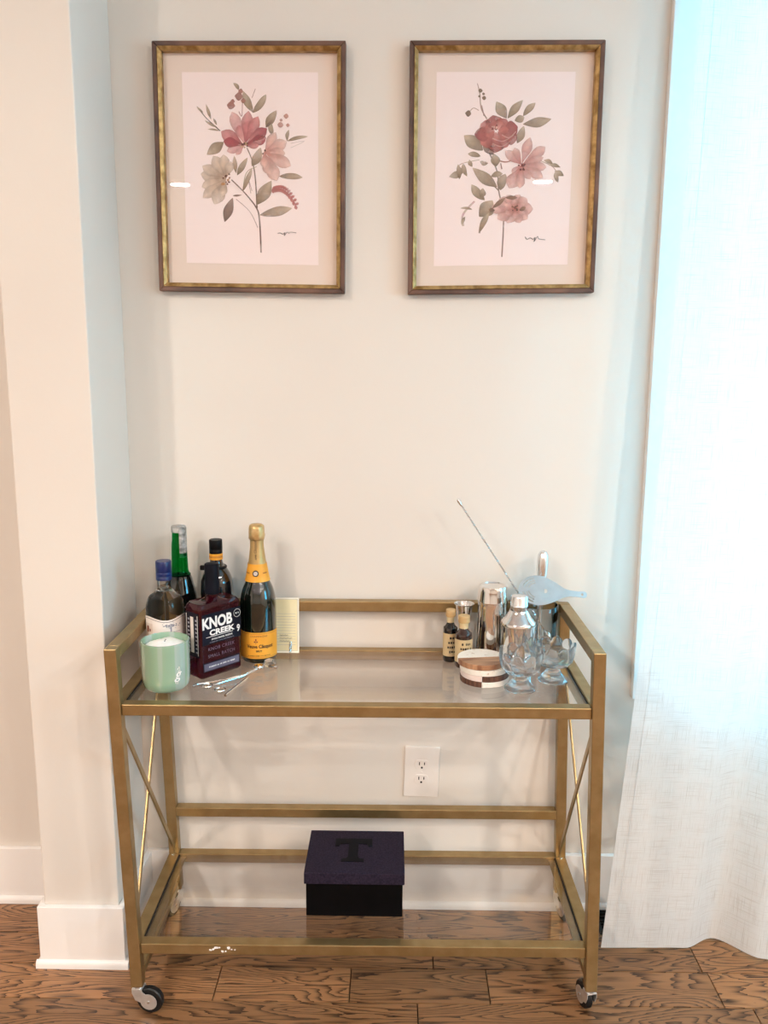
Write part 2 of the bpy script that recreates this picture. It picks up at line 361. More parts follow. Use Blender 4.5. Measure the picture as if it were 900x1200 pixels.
# ================================================================== BAR CART
CX, CYM, CROT = -.0557, -.1975, .006
ZT = .818
sh = lambda z: -.0258*z                       # the old frame leans a little
cart = thing('bar_cart', 'gold metal bar cart with two glass shelves on casters', 'bar cart', (CX, CYM, 0), CROT)
HW, HF, TB = .4975, .1825, .025
def cbox(nm, x0, x1, y0, y1, z0, z1, m=gold_m, bv=.0018): return MB().box(x0, x1, y0, y1, z0, z1, sh).build(nm, m, cart, bevel=bv)
for sx in (-1, 1):
    xa, xb = (-HW, -HW+TB) if sx < 0 else (HW-TB, HW)
    for ya in (-HF, HF-TB): cbox('post', xa, xb, ya, ya+TB, .062, ZT)
    cbox('handle_rail', xa, xb, -HF+TB, HF-TB, ZT-TB, ZT)
    cbox('shelf_side_rail', xa, xb, -HF+TB, HF-TB, .676, .700)
    cbox('shelf_side_rail', xa, xb, -HF+TB, HF-TB, .138, .162)
    cbox('foot_rail', xa+.005, xb-.005, -HF+TB, HF-TB, .066, .084)
    xm = (xa+xb)/2
    for (y0, y1, dx) in ((-HF+TB*.6, HF-TB*.6, .002), (HF-TB*.6, -HF+TB*.6, -.002)):
        MB().bar((xm+sh(.672)-dx*sx, y0, .672), (xm+sh(.165)-dx*sx, y1, .165), .004, .013, (0, 1, 0)).build('cross_brace', gold_m, cart, bevel=.0008)
    s = MB(); s.lathe([(.004, 0), (.004, .002), (.0025, .003)], 12, (xm+sh(.162), HF-TB-.006, .162)); s.build('screw', steel2_m, cart, smooth=True)
    s = MB(); s.lathe([(.004, -.003), (.004, 0)], 12, (xm-sx*.02+sh(.676), -HF+.02, .676)); s.build('screw', steel2_m, cart, smooth=True)
xi = HW-TB
for z0, z1 in ((.676, .700), (.138, .162)):
    cbox('shelf_front_rail', -xi, xi, -HF+.007, -HF+.032, z0, z1)
    cbox('shelf_back_rail', -xi, xi, HF-TB, HF, z0, z1)
cbox('middle_back_rail', -xi, xi, HF-TB, HF, .263, .287)
cbox('top_back_rail', -xi, xi, HF-TB, HF, ZT-TB+.003, ZT+.003)
for zt in (.698, .160):
    cbox('glass_shelf', -xi+.004, xi-.004, -HF+.034, HF-TB-.003, zt-.005, zt, shelfglass_m, 0)
    for sx in (-1, 1):
        xa = -xi if sx < 0 else xi-.003
        cbox('shelf_gasket', xa, xa+.003, -HF+.033, HF-TB, zt-.006, zt-.0005, gasket_m, 0)
        xa = -xi+.003 if sx < 0 else xi-.018
        cbox('shelf_ledge', xa, xa+.015, -HF+.033, HF-TB, zt-.009, zt-.0065, gold_m, 0)
# worn paint on the lower front rail
random.seed(11)
for k in range(9):
    cx = onY(246+k*3.6, 1116, -.374).x - CX - sh(.15); cz = .150+random.uniform(-.006, .005); r = random.uniform(.0015, .0048)
    poly = [(cx+sh(.15)+r*random.uniform(.6, 1.2)*math.cos(a*PI/4), cz+r*.8*random.uniform(.5, 1.2)*math.sin(a*PI/4)) for a in range(8)]
    MB().prism(poly, -HF+.0066, -HF+.0072, 'y').build('paint_chip', MATS['white_ink'], cart)
# casters
R_W = .029
fork_poly = None
def caster(x, y, ang):
    """wheel trails from the stem in direction ang"""
    t = MB(); t.lathe([(.011, -.006), (.011, .0), (.006, 0), (.006, .02)], 20); c = t.build('caster', fork_m, cart, (x+sh(.06), y, .060), ang, smooth=True)
    tr = .026
    for s in (-1, 1):
        pts = [(-.011, -.004), (.010, -.004), (.014, -.010)]
        cxw, czw = tr, -.060+R_W
        arc = [(cxw+.0185*math.cos(a), czw+.0185*math.sin(a)) for a in [math.radians(110-20*i) for i in range(15)]]
        pts += arc + [(-.004, -.030), (-.011, -.014)]
        m = MB(); m.prism(pts, s*.0105-.0008, s*.0105+.0008, 'y'); m.build('fork', fork_m, c, bevel=.0004)
    top = MB(); top.box(-.011, .012, -.0112, .0112, -.006, -.003); top.build('fork_bridge', fork_m, c, bevel=.001)
    def disc(nm, prof, mat):
        m = MB(); m.lathe(prof, 36)
        rot = Matrix.Rotation(PI/2, 4, 'X')
        m.v = [rot @ v + Vector((tr, 0, czw)) for v in m.v]
        m.build(nm, mat, c, smooth=35)
    disc('tire', [(.0215, -.0075), (R_W-.002, -.0075), (R_W, -.005), (R_W, .005), (R_W-.002, .0075), (.0215, .0075)], tire_m)
    disc('wheel_hub', [(.0045, -.0084), (.007, -.0066), (.0214, -.006), (.0214, .006), (.007, .0066), (.0045, .0084)], hub_m)
    disc('axle', [(.0032, -.0125), (.0032, .0125)], steel2_m)
cm = HW-TB/2; fm = HF-TB/2
caster(-cm, -fm, math.radians(-8)); caster(cm, -fm, math.radians(102)); caster(-cm, fm, math.radians(-112)); caster(cm, fm, math.radians(-72))

# ================================================================== OUTLET
q = onY(494, 904, -.003)
ol = thing('wall_outlet', 'white duplex electrical outlet on the wall below the top shelf', 'outlet', (q.x, 0, q.z))
ol.rotation_euler = (0, math.radians(1.6), 0)
def rrect(wd, ht, r, n=5, cx=0, cz=0):
    out = []
    for (sx, sz, a0) in ((1, -1, -90), (1, 1, 0), (-1, 1, 90), (-1, -1, 180)):
        for i in range(n+1):
            a = math.radians(a0+90*i/n); out.append((cx+sx*(wd/2-r)+r*math.cos(a), cz+sz*(ht/2-r)+r*math.sin(a)))
    return out
MB().prism(rrect(.0865, .134, .003, 3), -.006, -.0002, 'y').build('cover_plate', white_m, ol, bevel=.0035)
for dz in (.0195, -.0195):
    pts = [(.0172*max(-1, min(1, 1.0*math.cos(a))), dz+max(-.0125, min(.0125, .0172*math.sin(a)))) for a in [2*PI*i/40 for i in range(40)]]
    r = MB().prism([(x*1.05, z) for x, z in pts], -.0075, -.0055, 'y').build('receptacle', white_m, ol, bevel=.0005)
    for dx, hh in ((-.0063, .0085), (.0063, .0070)): MB().box(dx-.0011, dx+.0011, -.0079, -.0074, dz+.0035-hh/2, dz+.0035+hh/2).build('slot', slot_m, r)
    MB().prism([(.0026*math.cos(a*PI/6), dz-.007+.0026*math.sin(a*PI/6)) for a in range(12)], -.0079, -.0074, 'y').build('ground_hole', slot_m, r)
s = MB().prism([(.0022*math.cos(a*PI/6), .0022*math.sin(a*PI/6)) for a in range(12)], -.0072, -.0055, 'y').build('screw', white_m, ol, bevel=.0004)

# ================================================================== PICTURES
woodf_m = noise_col(pmat('dark_frame_wood', rgb(92, 62, 50), .5), rgb(70, 46, 38), rgb(116, 82, 66), 12, 5, (1, 1, 1), bump=.15, bscale=120)
gilt_m = noise_col(pmat('gilt', rgb(168, 134, 82), .4, .6), rgb(140, 106, 58), rgb(196, 160, 104), 60, 4, bump=.12, bscale=180)
mat_m = noise_col(pmat('mat_board', rgb(232, 215, 203), .8), rgb(230, 213, 201), rgb(234, 218, 207), 6, 2)
print_m = noise_col(pmat('print_paper', rgb(246, 230, 227), .75), rgb(245, 228, 225), rgb(247, 232, 230), 3, 2)
wc_m = bpy.data.materials.new('watercolour'); wc_m.use_nodes = True
n, l, pb = nodes(wc_m); at = n.new('ShaderNodeVertexColor'); at.layer_name = 'Col'
tcn = n.new('ShaderNodeTexCoord'); nz = n.new('ShaderNodeTexNoise'); nz.inputs['Scale'].default_value = 45; nz.inputs['Detail'].default_value = 2
l.new(tcn.outputs['Object'], nz.inputs[0])
mr = n.new('ShaderNodeMapRange'); mr.inputs[1].default_value = .3; mr.inputs[2].default_value = .7; mr.inputs[3].default_value = .50; mr.inputs[4].default_value = .92
l.new(nz.outputs[0], mr.inputs[0]); l.new(at.outputs[0], pb.inputs['Base Color']); l.new(mr.outputs[0], pb.inputs['Alpha']); pb.inputs['Roughness'].default_value = .8

class Paint:
    """flat brush marks traced in crop pixels, laid on the print"""
    def __init__(s, ox, oy, sc, org, Yp): s.ox, s.oy, s.sc, s.org, s.Y = ox, oy, sc, org, Yp; s.lay = 0; s.auto = None; s.new()
    def new(s): s.v = []; s.f = []; s.c = []
    def P(s, x, y):
        p = onY(s.ox+x/s.sc, s.oy+y/s.sc, s.Y) - s.org; p.y = s.Y - s.org.y - s.lay*.000012; return p
    def petal(s, b, t, wd, c0, c1, peak=.6, bend=0, wob=.08, n=9):
        s.lay += 1; b, t = Vector(b), Vector(t); d = t-b; L = d.length; d.normalize(); pr = Vector((-d.y, d.x)); k = len(s.v); m = 5
        ph = random.uniform(0, 6)
        for i in range(n+1):
            u = i/n; pe = u**(math.log(.5)/math.log(peak)) if peak != .5 else u
            h = wd/2*max(.03, math.sin(PI*min(1, max(0, pe))))**.8 * (1+wob*math.sin(7*u+ph))
            ce = b + d*(L*u) + pr*(bend*math.sin(PI*u))
            for j in range(m):
                q = ce + pr*h*(j/(m-1)*2-1); s.v.append(s.P(q.x, q.y))
                f = min(1.25, max(0, u*1.15 + random.uniform(-.12, .12))); g = .80 if j in (0, 4) else 1.0 + .12*(j == 2)*u; s.c.append([min(.95, (c0[e]+(c1[e]-c0[e])*f)*g) for e in range(3)])
        for i in range(n):
            for j in range(m-1): s.f.append((k+i*m+j, k+i*m+j+1, k+(i+1)*m+j+1, k+(i+1)*m+j))
    def stroke(s, pts, w0, w1, c):
        s.lay += 1; pts = [Vector(p) for p in pts]; fine = []
        for i in range(len(pts)-1):
            p0, p1, p2, p3 = pts[max(i-1, 0)], pts[i], pts[i+1], pts[min(i+2, len(pts)-1)]
            for q in range(6):
                t = q/6; fine.append(.5*((2*p1)+(p2-p0)*t+(2*p0-5*p1+4*p2-p3)*t*t+(3*p1-p0-3*p2+p3)*t**3))
        fine.append(pts[-1]); k = len(s.v); N = len(fine)
        for i, p in enumerate(fine):
            d = (fine[min(i+1, N-1)]-fine[max(i-1, 0)]).normalized(); pr = Vector((-d.y, d.x)); h = (w0+(w1-w0)*i/(N-1))/2
            for sg in (-1, 1): q = p+pr*h*sg; s.v.append(s.P(q.x, q.y)); s.c.append([e*random.uniform(.85, 1.1) for e in c])
        for i in range(N-1): s.f.append((k+2*i, k+2*i+2, k+2*i+3, k+2*i+1))
        if s.auto is not None: s.emit('painted_stem', s.auto)
    def dot(s, x, y, r, c): s.petal((x-r, y), (x+r, y+r*.2), 2*r, c, [e*1.2 for e in c], .5, n=6)
    def emit(s, name, parent):
        me = bpy.data.meshes.new(name); me.from_pydata([tuple(v) for v in s.v], [], s.f); me.update()
        ca = me.color_attributes.new('Col', 'FLOAT_COLOR', 'POINT')
        for i, c in enumerate(s.c): ca.data[i].color = (*c, 1)
        me.materials.append(wc_m); s.new(); return link(name, me, parent)
def C3(r, g, b): return list(rgb(r, g, b)[:3])

FD = .026
def picture(label, corners, prints, painter, o4):
    """corners: outer frame TL TR BR BL px; prints: print TL TR BR BL px"""
    P = [onY(x, y, -FD) for x, y in corners]
    org = Vector(((P[0].x+P[2].x)/2, 0, (P[2].z+P[3].z)/2))
    t = thing('framed_picture', label, 'picture', org)
    L = [Vector((p.x-org.x, p.z-org.z)) for p in P]
    cen = sum(L, Vector((0, 0)))/4
    def inset(d): # move each side in by d (near-rectangle)
        return [Vector((p.x + (d if p.x < cen.x else -d), p.y + (d if p.y < cen.y else -d))) for p in L]
    def ring(nm, d0, d1, y0a, y0b, yb, mat, bv):
        A, B = inset(d0), inset(d1)
        for i in range(4):
            j = (i+1) % 4
            m = MB(); m.hexa([(A[i].x, yb, A[i].y), (A[j].x, yb, A[j].y), (B[j].x, yb, B[j].y), (B[i].x, yb, B[i].y),
                              (A[i].x, y0a, A[i].y), (A[j].x, y0a, A[j].y), (B[j].x, y0b, B[j].y), (B[i].x, y0b, B[i].y)])
            m.build(nm, mat, t, bevel=bv)
    ring('frame_side', 0, .0105, -FD, -FD+.001, -.002, woodf_m, .002)
    ring('gilt_slip', .0106, .019, -FD-.001, -FD+.005, -.004, gilt_m, .0012)
    I = inset(.018)
    MB().hexa([(I[3].x, -.006, I[3].y), (I[2].x, -.006, I[2].y), (I[2].x, -.003, I[2].y), (I[3].x, -.003, I[3].y),
               (I[0].x, -.006, I[0].y), (I[1].x, -.006, I[1].y), (I[1].x, -.003, I[1].y), (I[0].x, -.003, I[0].y)]).build('mat_board', mat_m, t)
    Q = [onY(x, y, -.0066)-org for x, y in prints]
    pr = MB().hexa([(Q[3].x, -.0066, Q[3].z), (Q[2].x, -.0066, Q[2].z), (Q[2].x, -.006, Q[2].z), (Q[3].x, -.006, Q[3].z),
                    (Q[0].x, -.0066, Q[0].z), (Q[1].x, -.0066, Q[1].z), (Q[1].x, -.006, Q[1].z), (Q[0].x, -.006, Q[0].z)]).build('print', print_m, t)
    painter(Paint(*o4, org, -.00675), pr)
    MB().hexa([(I[3].x, -.0148, I[3].y), (I[2].x, -.0148, I[2].y), (I[2].x, -.0128, I[2].y), (I[3].x, -.0128, I[3].y),
               (I[0].x, -.0148, I[0].y), (I[1].x, -.0148, I[1].y), (I[1].x, -.0128, I[1].y), (I[0].x, -.0128, I[0].y)]).build('picture_glass', picglass_m, t)
LF0, LF1 = C3(140, 118, 94), C3(196, 176, 154)
DK0, DK1 = C3(110, 84, 74), C3(158, 130, 116)
def leaves(p, rows):
    for a, c, wd, *k in rows:
        dark = k and k[0]; p.petal(a, c, wd*1.1, DK0 if dark else LF0, DK1 if dark else LF1, .5, bend=random.uniform(-5, 5)); p.emit('painted_leaf', p.par)
def paint_left(p, pr):
    random.seed(21); p.auto = p.par = pr; st = C3(120, 92, 80)
    p.stroke([(510, 960), (503, 820), (490, 765), (440, 700), (380, 640)], 7, 5, st)
    p.stroke([(492, 765), (485, 640), (472, 560), (448, 500)], 6, 4, st); p.stroke([(490, 750), (515, 690), (550, 650)], 5, 4, st)
    p.stroke([(430, 690), (445, 610), (490, 582)], 5, 3, LF1); p.stroke([(495, 850), (460, 780), (400, 725)], 3, 3, C3(205, 180, 175))
    p.stroke([(465, 700), (455, 640), (470, 690)], 3, 3, C3(205, 180, 175)); p.stroke([(330, 425), (270, 370), (228, 318)], 5, 3, C3(95, 85, 72))
    p.stroke([(412, 340), (425, 360), (428, 300)], 4, 3, C3(190, 150, 145)); p.stroke([(470, 280), (485, 240)], 3, 3, C3(200, 160, 150)); p.stroke([(640, 480), (700, 470), (640, 500)], 2, 2, C3(220, 205, 200))
    
    p.auto = None
    leaves(p, [((475, 345), (430, 250), 30), ((475, 345), (532, 265), 30), ((532, 410), (578, 336), 34), ((560, 445), (550, 385), 22), ((345, 475), (272, 530), 42),
               ((400, 610), (392, 535), 18), ((405, 620), (450, 543), 24), ((430, 690), (470, 590), 20), ((470, 580), (508, 500), 36), ((490, 750), (555, 645), 48),
               ((505, 795), (645, 765), 38), ((590, 625), (692, 630), 27), ((625, 470), (715, 450), 16), ((625, 470), (632, 420), 14), ((350, 825), (385, 720), 36, 1),
               ((385, 710), (425, 707), 8, 1), ((290, 375), (268, 308), 12), ((318, 410), (263, 380), 10), ((325, 425), (275, 418), 8), ((255, 345), (228, 320), 9), ((315, 400), (300, 370), 9),
               ((412, 245), (388, 215), 16), ((530, 410), (560, 375), 12, 1)])
    c0, c1, c2 = C3(172, 84, 92), C3(214, 146, 146), C3(230, 182, 178)
    for tip, wd, lo, hi in (((360, 515), 40, c1, c2), ((335, 428), 62, c0, c1), ((345, 470), 45, c0, c0), ((382, 342), 56, c1, c2), ((410, 400), 40, c2, c1), ((455, 338), 50, c0, c1), ((497, 362), 48, c0, c1), ((535, 415), 50, c1, c0), ((532, 455), 48, c0, c0), ((500, 490), 34, c0, c1), ((400, 530), 24, c1, c2)):
        p.petal((437, 488), tip, wd*.98, lo, hi, .68)
    for k in range(9): p.dot(437+random.uniform(-20, 18), 487+random.uniform(-14, 14), random.uniform(3, 6), C3(110, 70, 50) if k % 2 else C3(205, 175, 140))
    p.emit('painted_rose_bloom', pr)
    for x, y, r in ((378, 312, 18), (412, 272, 18), (432, 292, 11), (420, 250, 11), (385, 295, 10)): p.dot(x, y, r, C3(165, 115, 105)); p.emit('painted_bud', pr)
    b0, b1 = C3(184, 156, 134), C3(226, 206, 190)
    for tip, wd in (((245, 615), 62), ((250, 672), 58), ((255, 720), 50), ((305, 748), 60), ((335, 715), 40), ((252, 580), 50), ((300, 535), 56), ((345, 530), 50), ((378, 560), 40)):
        p.petal((355, 635), tip, wd*.95, b0, b1, .66)
    for k in range(14): p.dot(355+random.uniform(-16, 18), 635+random.uniform(-22, 30), random.uniform(3, 6), C3(110, 62, 48) if k % 3 else C3(185, 130, 80))
    p.emit('painted_cream_bloom', pr)
    a0, a1 = C3(208, 146, 138), C3(236, 200, 190)
    for tip, wd in (((575, 432), 40), ((622, 472), 50), ((616, 525), 50), ((640, 580), 56), ((580, 645), 56), ((548, 618), 50), ((525, 590), 34)):
        p.petal((524, 520), tip, wd*1.05, a0, a1, .66)
    for k in range(7): p.dot(524+random.uniform(-8, 10), 522+random.uniform(-14, 14), random.uniform(2, 4), C3(110, 70, 55))
    p.emit('painted_pink_bloom', pr)
    for x, y, r in ((595, 398, 13), (620, 360, 11), (628, 400, 8), (598, 378, 7)): p.dot(x, y, r, C3(188, 140, 128)); p.emit('painted_bud', pr)
    for i in range(12):
        t = i/11; x, y = 560+100*t, 680-20*math.sin(PI*t*.7)+88*t*t; p.petal((x, y), (x+6, y+20), 14, C3(176, 92, 92), C3(205, 140, 135), .5); p.petal((x, y), (x+16, y-10), 12, C3(176, 92, 92), C3(205, 140, 135), .5)
    p.emit('painted_frond', pr)
    p.stroke([(583, 876), (595, 874), (606, 880), (615, 872), (612, 886), (625, 870), (632, 876), (640, 870), (665, 874)], 3.5, 2.5, C3(60, 48, 46)); p.emit('signature', pr)
def paint_right(p, pr):
    random.seed(33); p.auto = p.par = pr; st = C3(150, 126, 112)
    p.stroke([(425, 940), (432, 770), (412, 660), (405, 580), (372, 500)], 6, 5, st); p.stroke([(412, 660), (370, 620), (310, 570)], 5, 3, st)
    p.stroke([(362, 358), (338, 312), (332, 250), (322, 208)], 6, 3, C3(190, 160, 145)); p.stroke([(328, 322), (305, 312), (285, 332)], 3, 3, C3(190, 160, 145)); p.stroke([(350, 345), (340, 300)], 5, 3, C3(175, 140, 130))
    p.stroke([(330, 530), (260, 545), (240, 560)], 3, 3, C3(205, 185, 165)); p.stroke([(590, 535), (640, 560), (665, 600)], 3, 3, C3(185, 155, 135)); p.stroke([(262, 810), (262, 760), (310, 705)], 10, 8, C3(225, 198, 190)); p.stroke([(330, 840), (340, 790), (370, 755)], 8, 8, C3(185, 160, 145))
    
    p.auto = None
    leaves(p, [((445, 355), (402, 285), 40), ((450, 355), (514, 278), 30), ((515, 345), (567, 290), 26), ((515, 380), (634, 358), 36), ((490, 460), (518, 388), 30), ((480, 365), (520, 350), 30),
               ((345, 490), (266, 428), 50), ((400, 560), (392, 505), 34), ((390, 508), (345, 470), 34, 1), ((405, 645), (302, 565), 42), ((367, 545), (333, 538), 18), ((418, 658), (440, 590), 38),
               ((380, 600), (428, 588), 24), ((352, 700), (297, 635), 34), ((335, 690), (345, 650), 26), ((330, 770), (386, 702), 56), ((332, 835), (372, 752), 22), ((335, 515), (282, 505), 22),
               ((262, 580), (203, 602), 26), ((278, 600), (262, 545), 20), ((246, 612), (240, 550), 20), ((300, 560), (288, 530), 16), ((640, 548), (602, 532), 16), ((672, 562), (622, 552), 14), ((686, 598), (648, 578), 20), ((662, 626), (650, 582), 18),
               ((300, 740), (250, 735), 10), ((270, 770), (255, 805), 12)])
    c0, c1, c2 = C3(164, 86, 84), C3(196, 122, 116), C3(222, 168, 160)
    for i in range(9):
        a = 2*PI*i/9+.3; p.petal((405+20*math.cos(a), 420+15*math.sin(a)), (405+(88+8*math.sin(5*i))*math.cos(a), 420+(74+8*math.cos(3*i))*math.sin(a)), 64, c0 if i % 2 else c1, c1 if i % 2 else c0, .62, wob=.15)
    for i in range(7):
        a = 2*PI*i/7+.8; p.petal((402+8*math.cos(a), 408+6*math.sin(a)), (402+52*math.cos(a), 408+44*math.sin(a)), 46, c2 if i % 2 else c1, c1, .6, wob=.15)
    for y, w_, x in ((440, 90, 430), (462, 80, 425), (425, 60, 455)): p.stroke([(x-w_/2, y), (x, y+12), (x+w_/2, y-14)], 5, 3, C3(225, 180, 172))
    for k in range(9): p.dot(394+random.uniform(-12, 12), 394+random.uniform(-10, 10), random.uniform(2.5, 4.5), C3(120, 60, 55) if k % 2 else C3(225, 195, 180))
    p.emit('painted_rose_bloom', pr)
    for x, y, r in ((335, 238, 9), (348, 252, 6), (350, 269, 9), (283, 334, 13), (330, 262, 5)): p.dot(x, y, r, C3(128, 104, 84)); p.emit('painted_bud', pr)
    a0, a1 = C3(192, 120, 116), C3(232, 190, 182)
    for tip, wd in (((440, 492), 48), ((478, 480), 34), ((545, 436), 44), ((608, 476), 48), ((600, 520), 40), ((612, 562), 46), ((598, 606), 44), ((545, 612), 40), ((468, 588), 34), ((455, 650), 58), ((500, 650), 46)):
        p.petal((508, 553), tip, wd*.95, a0, a1, .68, wob=.12)
    for k in range(12): p.dot(508+random.uniform(-14, 14), 555+random.uniform(-16, 18), random.uniform(2.5, 5), C3(110, 50, 50))
    p.stroke([(415, 535), (440, 540), (462, 535)], 5, 5, C3(170, 105, 95)); p.stroke([(425, 570), (420, 545)], 5, 4, C3(150, 110, 95))
    p.emit('painted_pink_bloom', pr)
    for i in range(10):
        a = 2*PI*i/10; p.petal((478, 735), (472+(84+12*math.sin(4*i))*math.cos(a), 738+(70+10*math.cos(5*i))*math.sin(a)), 48, a0 if i % 3 else C3(206, 150, 140), a1, .64, wob=.16)
    for i in range(6):
        a = 2*PI*i/6+.5; p.petal((480, 738), (480+48*math.cos(a), 738+40*math.sin(a)), 36, c1, a1, .6, wob=.16)
    for a, c in (((385, 735), (440, 690)), ((440, 690), (490, 690)), ((500, 745), (525, 730)), ((395, 745), (370, 740))): p.petal(a, c, 18, C3(125, 98, 82), C3(160, 130, 110), .5)
    for k in range(9): p.dot(480+random.uniform(-12, 12), 735+random.uniform(-12, 12), random.uniform(2.5, 5), C3(130, 95, 70))
    p.emit('painted_dusty_bloom', pr)
    p.stroke([(523, 855), (530, 866), (545, 860), (556, 866), (565, 858), (560, 876), (575, 854), (580, 864), (608, 868)], 3.5, 2.5, C3(60, 48, 46)); p.emit('signature', pr)
picture('gold edged framed watercolor of one open red lily with cream and pink blooms', [(177.2, 47.2), (405.2, 47.2), (403.9, 344), (186.5, 340.8)],
        [(213, 84.5), (372.7, 84.8), (373.2, 310.7), (218.8, 308)], paint_left, (170, 40, 3.75))
picture('gold edged framed watercolor with a full dusty red rose at its top', [(480.3, 47), (710.3, 46), (696.4, 342.8), (477.8, 345)],
        [(511.7, 84.4), (674.7, 84), (665, 310), (508.3, 311.7)], paint_right, (470, 40, 3.6))

# ================================================================== THINGS ON THE TOP SHELF
ZS = .6982                                     # glass top
def at(px, py, r=0):                           # base centre from the pixel of its front foot
    p = onZ(px, py, ZS); d = Vector((p.x-CAM.x, p.y-CAM.y)).normalized(); return Vector((p.x+d.x*r, p.y+d.y*r, ZS))
def above(p, px, py):                          # height over the shelf of a pixel seen at the thing's distance
    return onY(px, py, p.y).z - ZS
clear_m = glass('clear_glass', (.98, .99, .99, 1), 1.48)
crystal_m = glass('pressed_glass', (1, 1, 1, 1), 1.5)
n, l = crystal_m.node_tree.nodes, crystal_m.node_tree.links
dd = n.new('ShaderNodeBsdfTranslucent'); dd.inputs[0].default_value = (.95, .97, .98, 1); mm = n.new('ShaderNodeMixShader'); mm.inputs[0].default_value = .07
l.new(n['Glass BSDF'].outputs[0], mm.inputs[1]); l.new(dd.outputs[0], mm.inputs[2]); l.new(mm.outputs[0], n['Material Output'].inputs[0])
gin_m = glass('clear_bottle_glass', (.93, .95, .96, 1), 1.40)
green_m = glass('green_glass', rgb(112, 212, 162), 1.45)
darkwine_m = noise_col(pmat('dark_bottle_glass', rgb(12, 16, 12), .04, 0, Coat_Weight=1.0), rgb(10, 14, 10), rgb(16, 20, 15), 10)
champ_m = noise_col(pmat('dark_green_glass', rgb(10, 22, 16), .04, 0, Coat_Weight=1.0), rgb(8, 18, 13), rgb(14, 30, 21), 10)
blackglass_m = noise_col(pmat('black_bottle_glass', rgb(6, 6, 10), .06, 0, Coat_Weight=1.0), rgb(5, 5, 8), rgb(9, 9, 14), 10)
whiskey_m = pmat('whiskey_glass', rgb(88, 16, 34), .03, 0, Transmission_Weight=.75, IOR=1.42)
bluecap_m = noise_col(pmat('blue_cap', rgb(18, 36, 92), .3), rgb(14, 31, 84), rgb(23, 43, 104), 40)
blackcap_m = noise_col(pmat('black_cap', rgb(9, 9, 11), .4, Specular_IOR_Level=.15), rgb(7, 7, 9), rgb(13, 13, 16), 40)
navywax_m = noise_col(pmat('navy_wax', rgb(9, 10, 18), .5, Specular_IOR_Level=.12), rgb(9, 10, 18), rgb(15, 16, 28), 40)
foil_m = noise_col(pmat('champagne_foil', rgb(206, 174, 118), .34, .75), rgb(190, 156, 98), rgb(222, 192, 140), 60, 4, bump=.25, bscale=220)
foil2_m = noise_col(pmat('smooth_gold_foil', rgb(200, 168, 112), .4, .6), rgb(194, 162, 106), rgb(206, 175, 120), 40)
orange_m = noise_col(pmat('orange_label', rgb(236, 164, 48), .5), rgb(233, 160, 45), rgb(239, 170, 56), 30)
cream_m = noise_col(pmat('cream_label', rgb(242, 230, 222), .6), rgb(240, 227, 219), rgb(245, 235, 228), 30)
navy_m = noise_col(pmat('navy_label', rgb(20, 19, 32), .5, Specular_IOR_Level=.15), rgb(17, 16, 28), rgb(25, 23, 38), 30)
silverfoil_m = noise_col(pmat('clear_capsule', rgb(170, 172, 172), .25, .4), rgb(120, 124, 122), rgb(205, 206, 205), 90, 4)
redbrown_m = noise_col(pmat('red_brown_ink', rgb(130, 60, 44), .5), rgb(120, 52, 38), rgb(142, 70, 52), 60)

ink_plum = noise_col(pmat('plum_emboss', rgb(112, 88, 108), .4), rgb(106, 82, 102), rgb(120, 96, 116), 60)
def smoothprof(pts, k=4):
    out = []
    for i in range(len(pts)-1):
        p0, p1, p2, p3 = [Vector(pts[max(0, min(len(pts)-1, j))]) for j in (i-1, i, i+1, i+2)]
        for q in range(k):
            t = q/k; v = .5*((2*p1)+(p2-p0)*t+(2*p0-5*p1+4*p2-p3)*t*t+(3*p1-p0-3*p2+p3)*t**3); out.append((max(.0005, v.x), v.y))
    return out + [pts[-1]]
GRP_B = None
# -- green candle
p = at(196, 815, .050); cr = .0505
ch = above(p, 196, 749)
cand = thing('candle', 'white wax candle in a pale green iridescent glass tumbler', 'candle', p)
irid_m = pmat('green_iridescent_glass', rgb(160, 196, 168), .10, 0, Coat_Weight=1.0, Transmission_Weight=.25)
n, l, pb = nodes(irid_m); lw = n.new('ShaderNodeTexCoord'); mp = n.new('ShaderNodeMapping'); mp.inputs['Scale'].default_value = (34, 34, .6); l.new(lw.outputs['Object'], mp.inputs[0])
nz = n.new('ShaderNodeTexNoise'); nz.inputs['Scale'].default_value = 1.0; nz.inputs['Detail'].default_value = 2; l.new(mp.outputs[0], nz.inputs[0])
rp = n.new('ShaderNodeValToRGB'); el = rp.color_ramp.elements; el[0].position = .32; el[0].color = rgb(160, 200, 170); el[1].position = .70; el[1].color = rgb(184, 212, 194)
e_ = el.new(.5); e_.color = rgb(166, 204, 174); e_ = el.new(.58); e_.color = rgb(192, 212, 200)
l.new(nz.outputs[0], rp.inputs[0]); l.new(rp.outputs[0], pb.inputs['Base Color'])
pb.inputs['Thin Film Thickness'].default_value = 350; pb.inputs['Thin Film IOR'].default_value = 1.6
MB().lathe([(cr*.72, .0), (cr*.86, .003), (cr*.95, .010), (cr*.985, .022), (cr, .05), (cr, ch-.001), (cr-.001, ch), (cr-.003, ch), (cr-.0035, ch-.002), (cr-.004, .02), (cr*.7, .012), (.002, .012)], 56).build('tumbler', irid_m, cand, smooth=True)
wax_m = noise_col(pmat('white_wax', rgb(250, 247, 240), .5, 0, Subsurface_Weight=.2), rgb(246, 242, 234), rgb(253, 251, 246), 60, 4, bump=.4, bscale=90)
random.seed(3)
wx = MB(); wz = ch*.86
wx.lathe([(cr-.0045, .0135), (cr-.0045, wz), (cr-.006, wz+.001), (cr*.7, wz+.004), (cr*.4, wz+.006), (.001, wz+.007)], 48)
def lump(a, r, z): return r
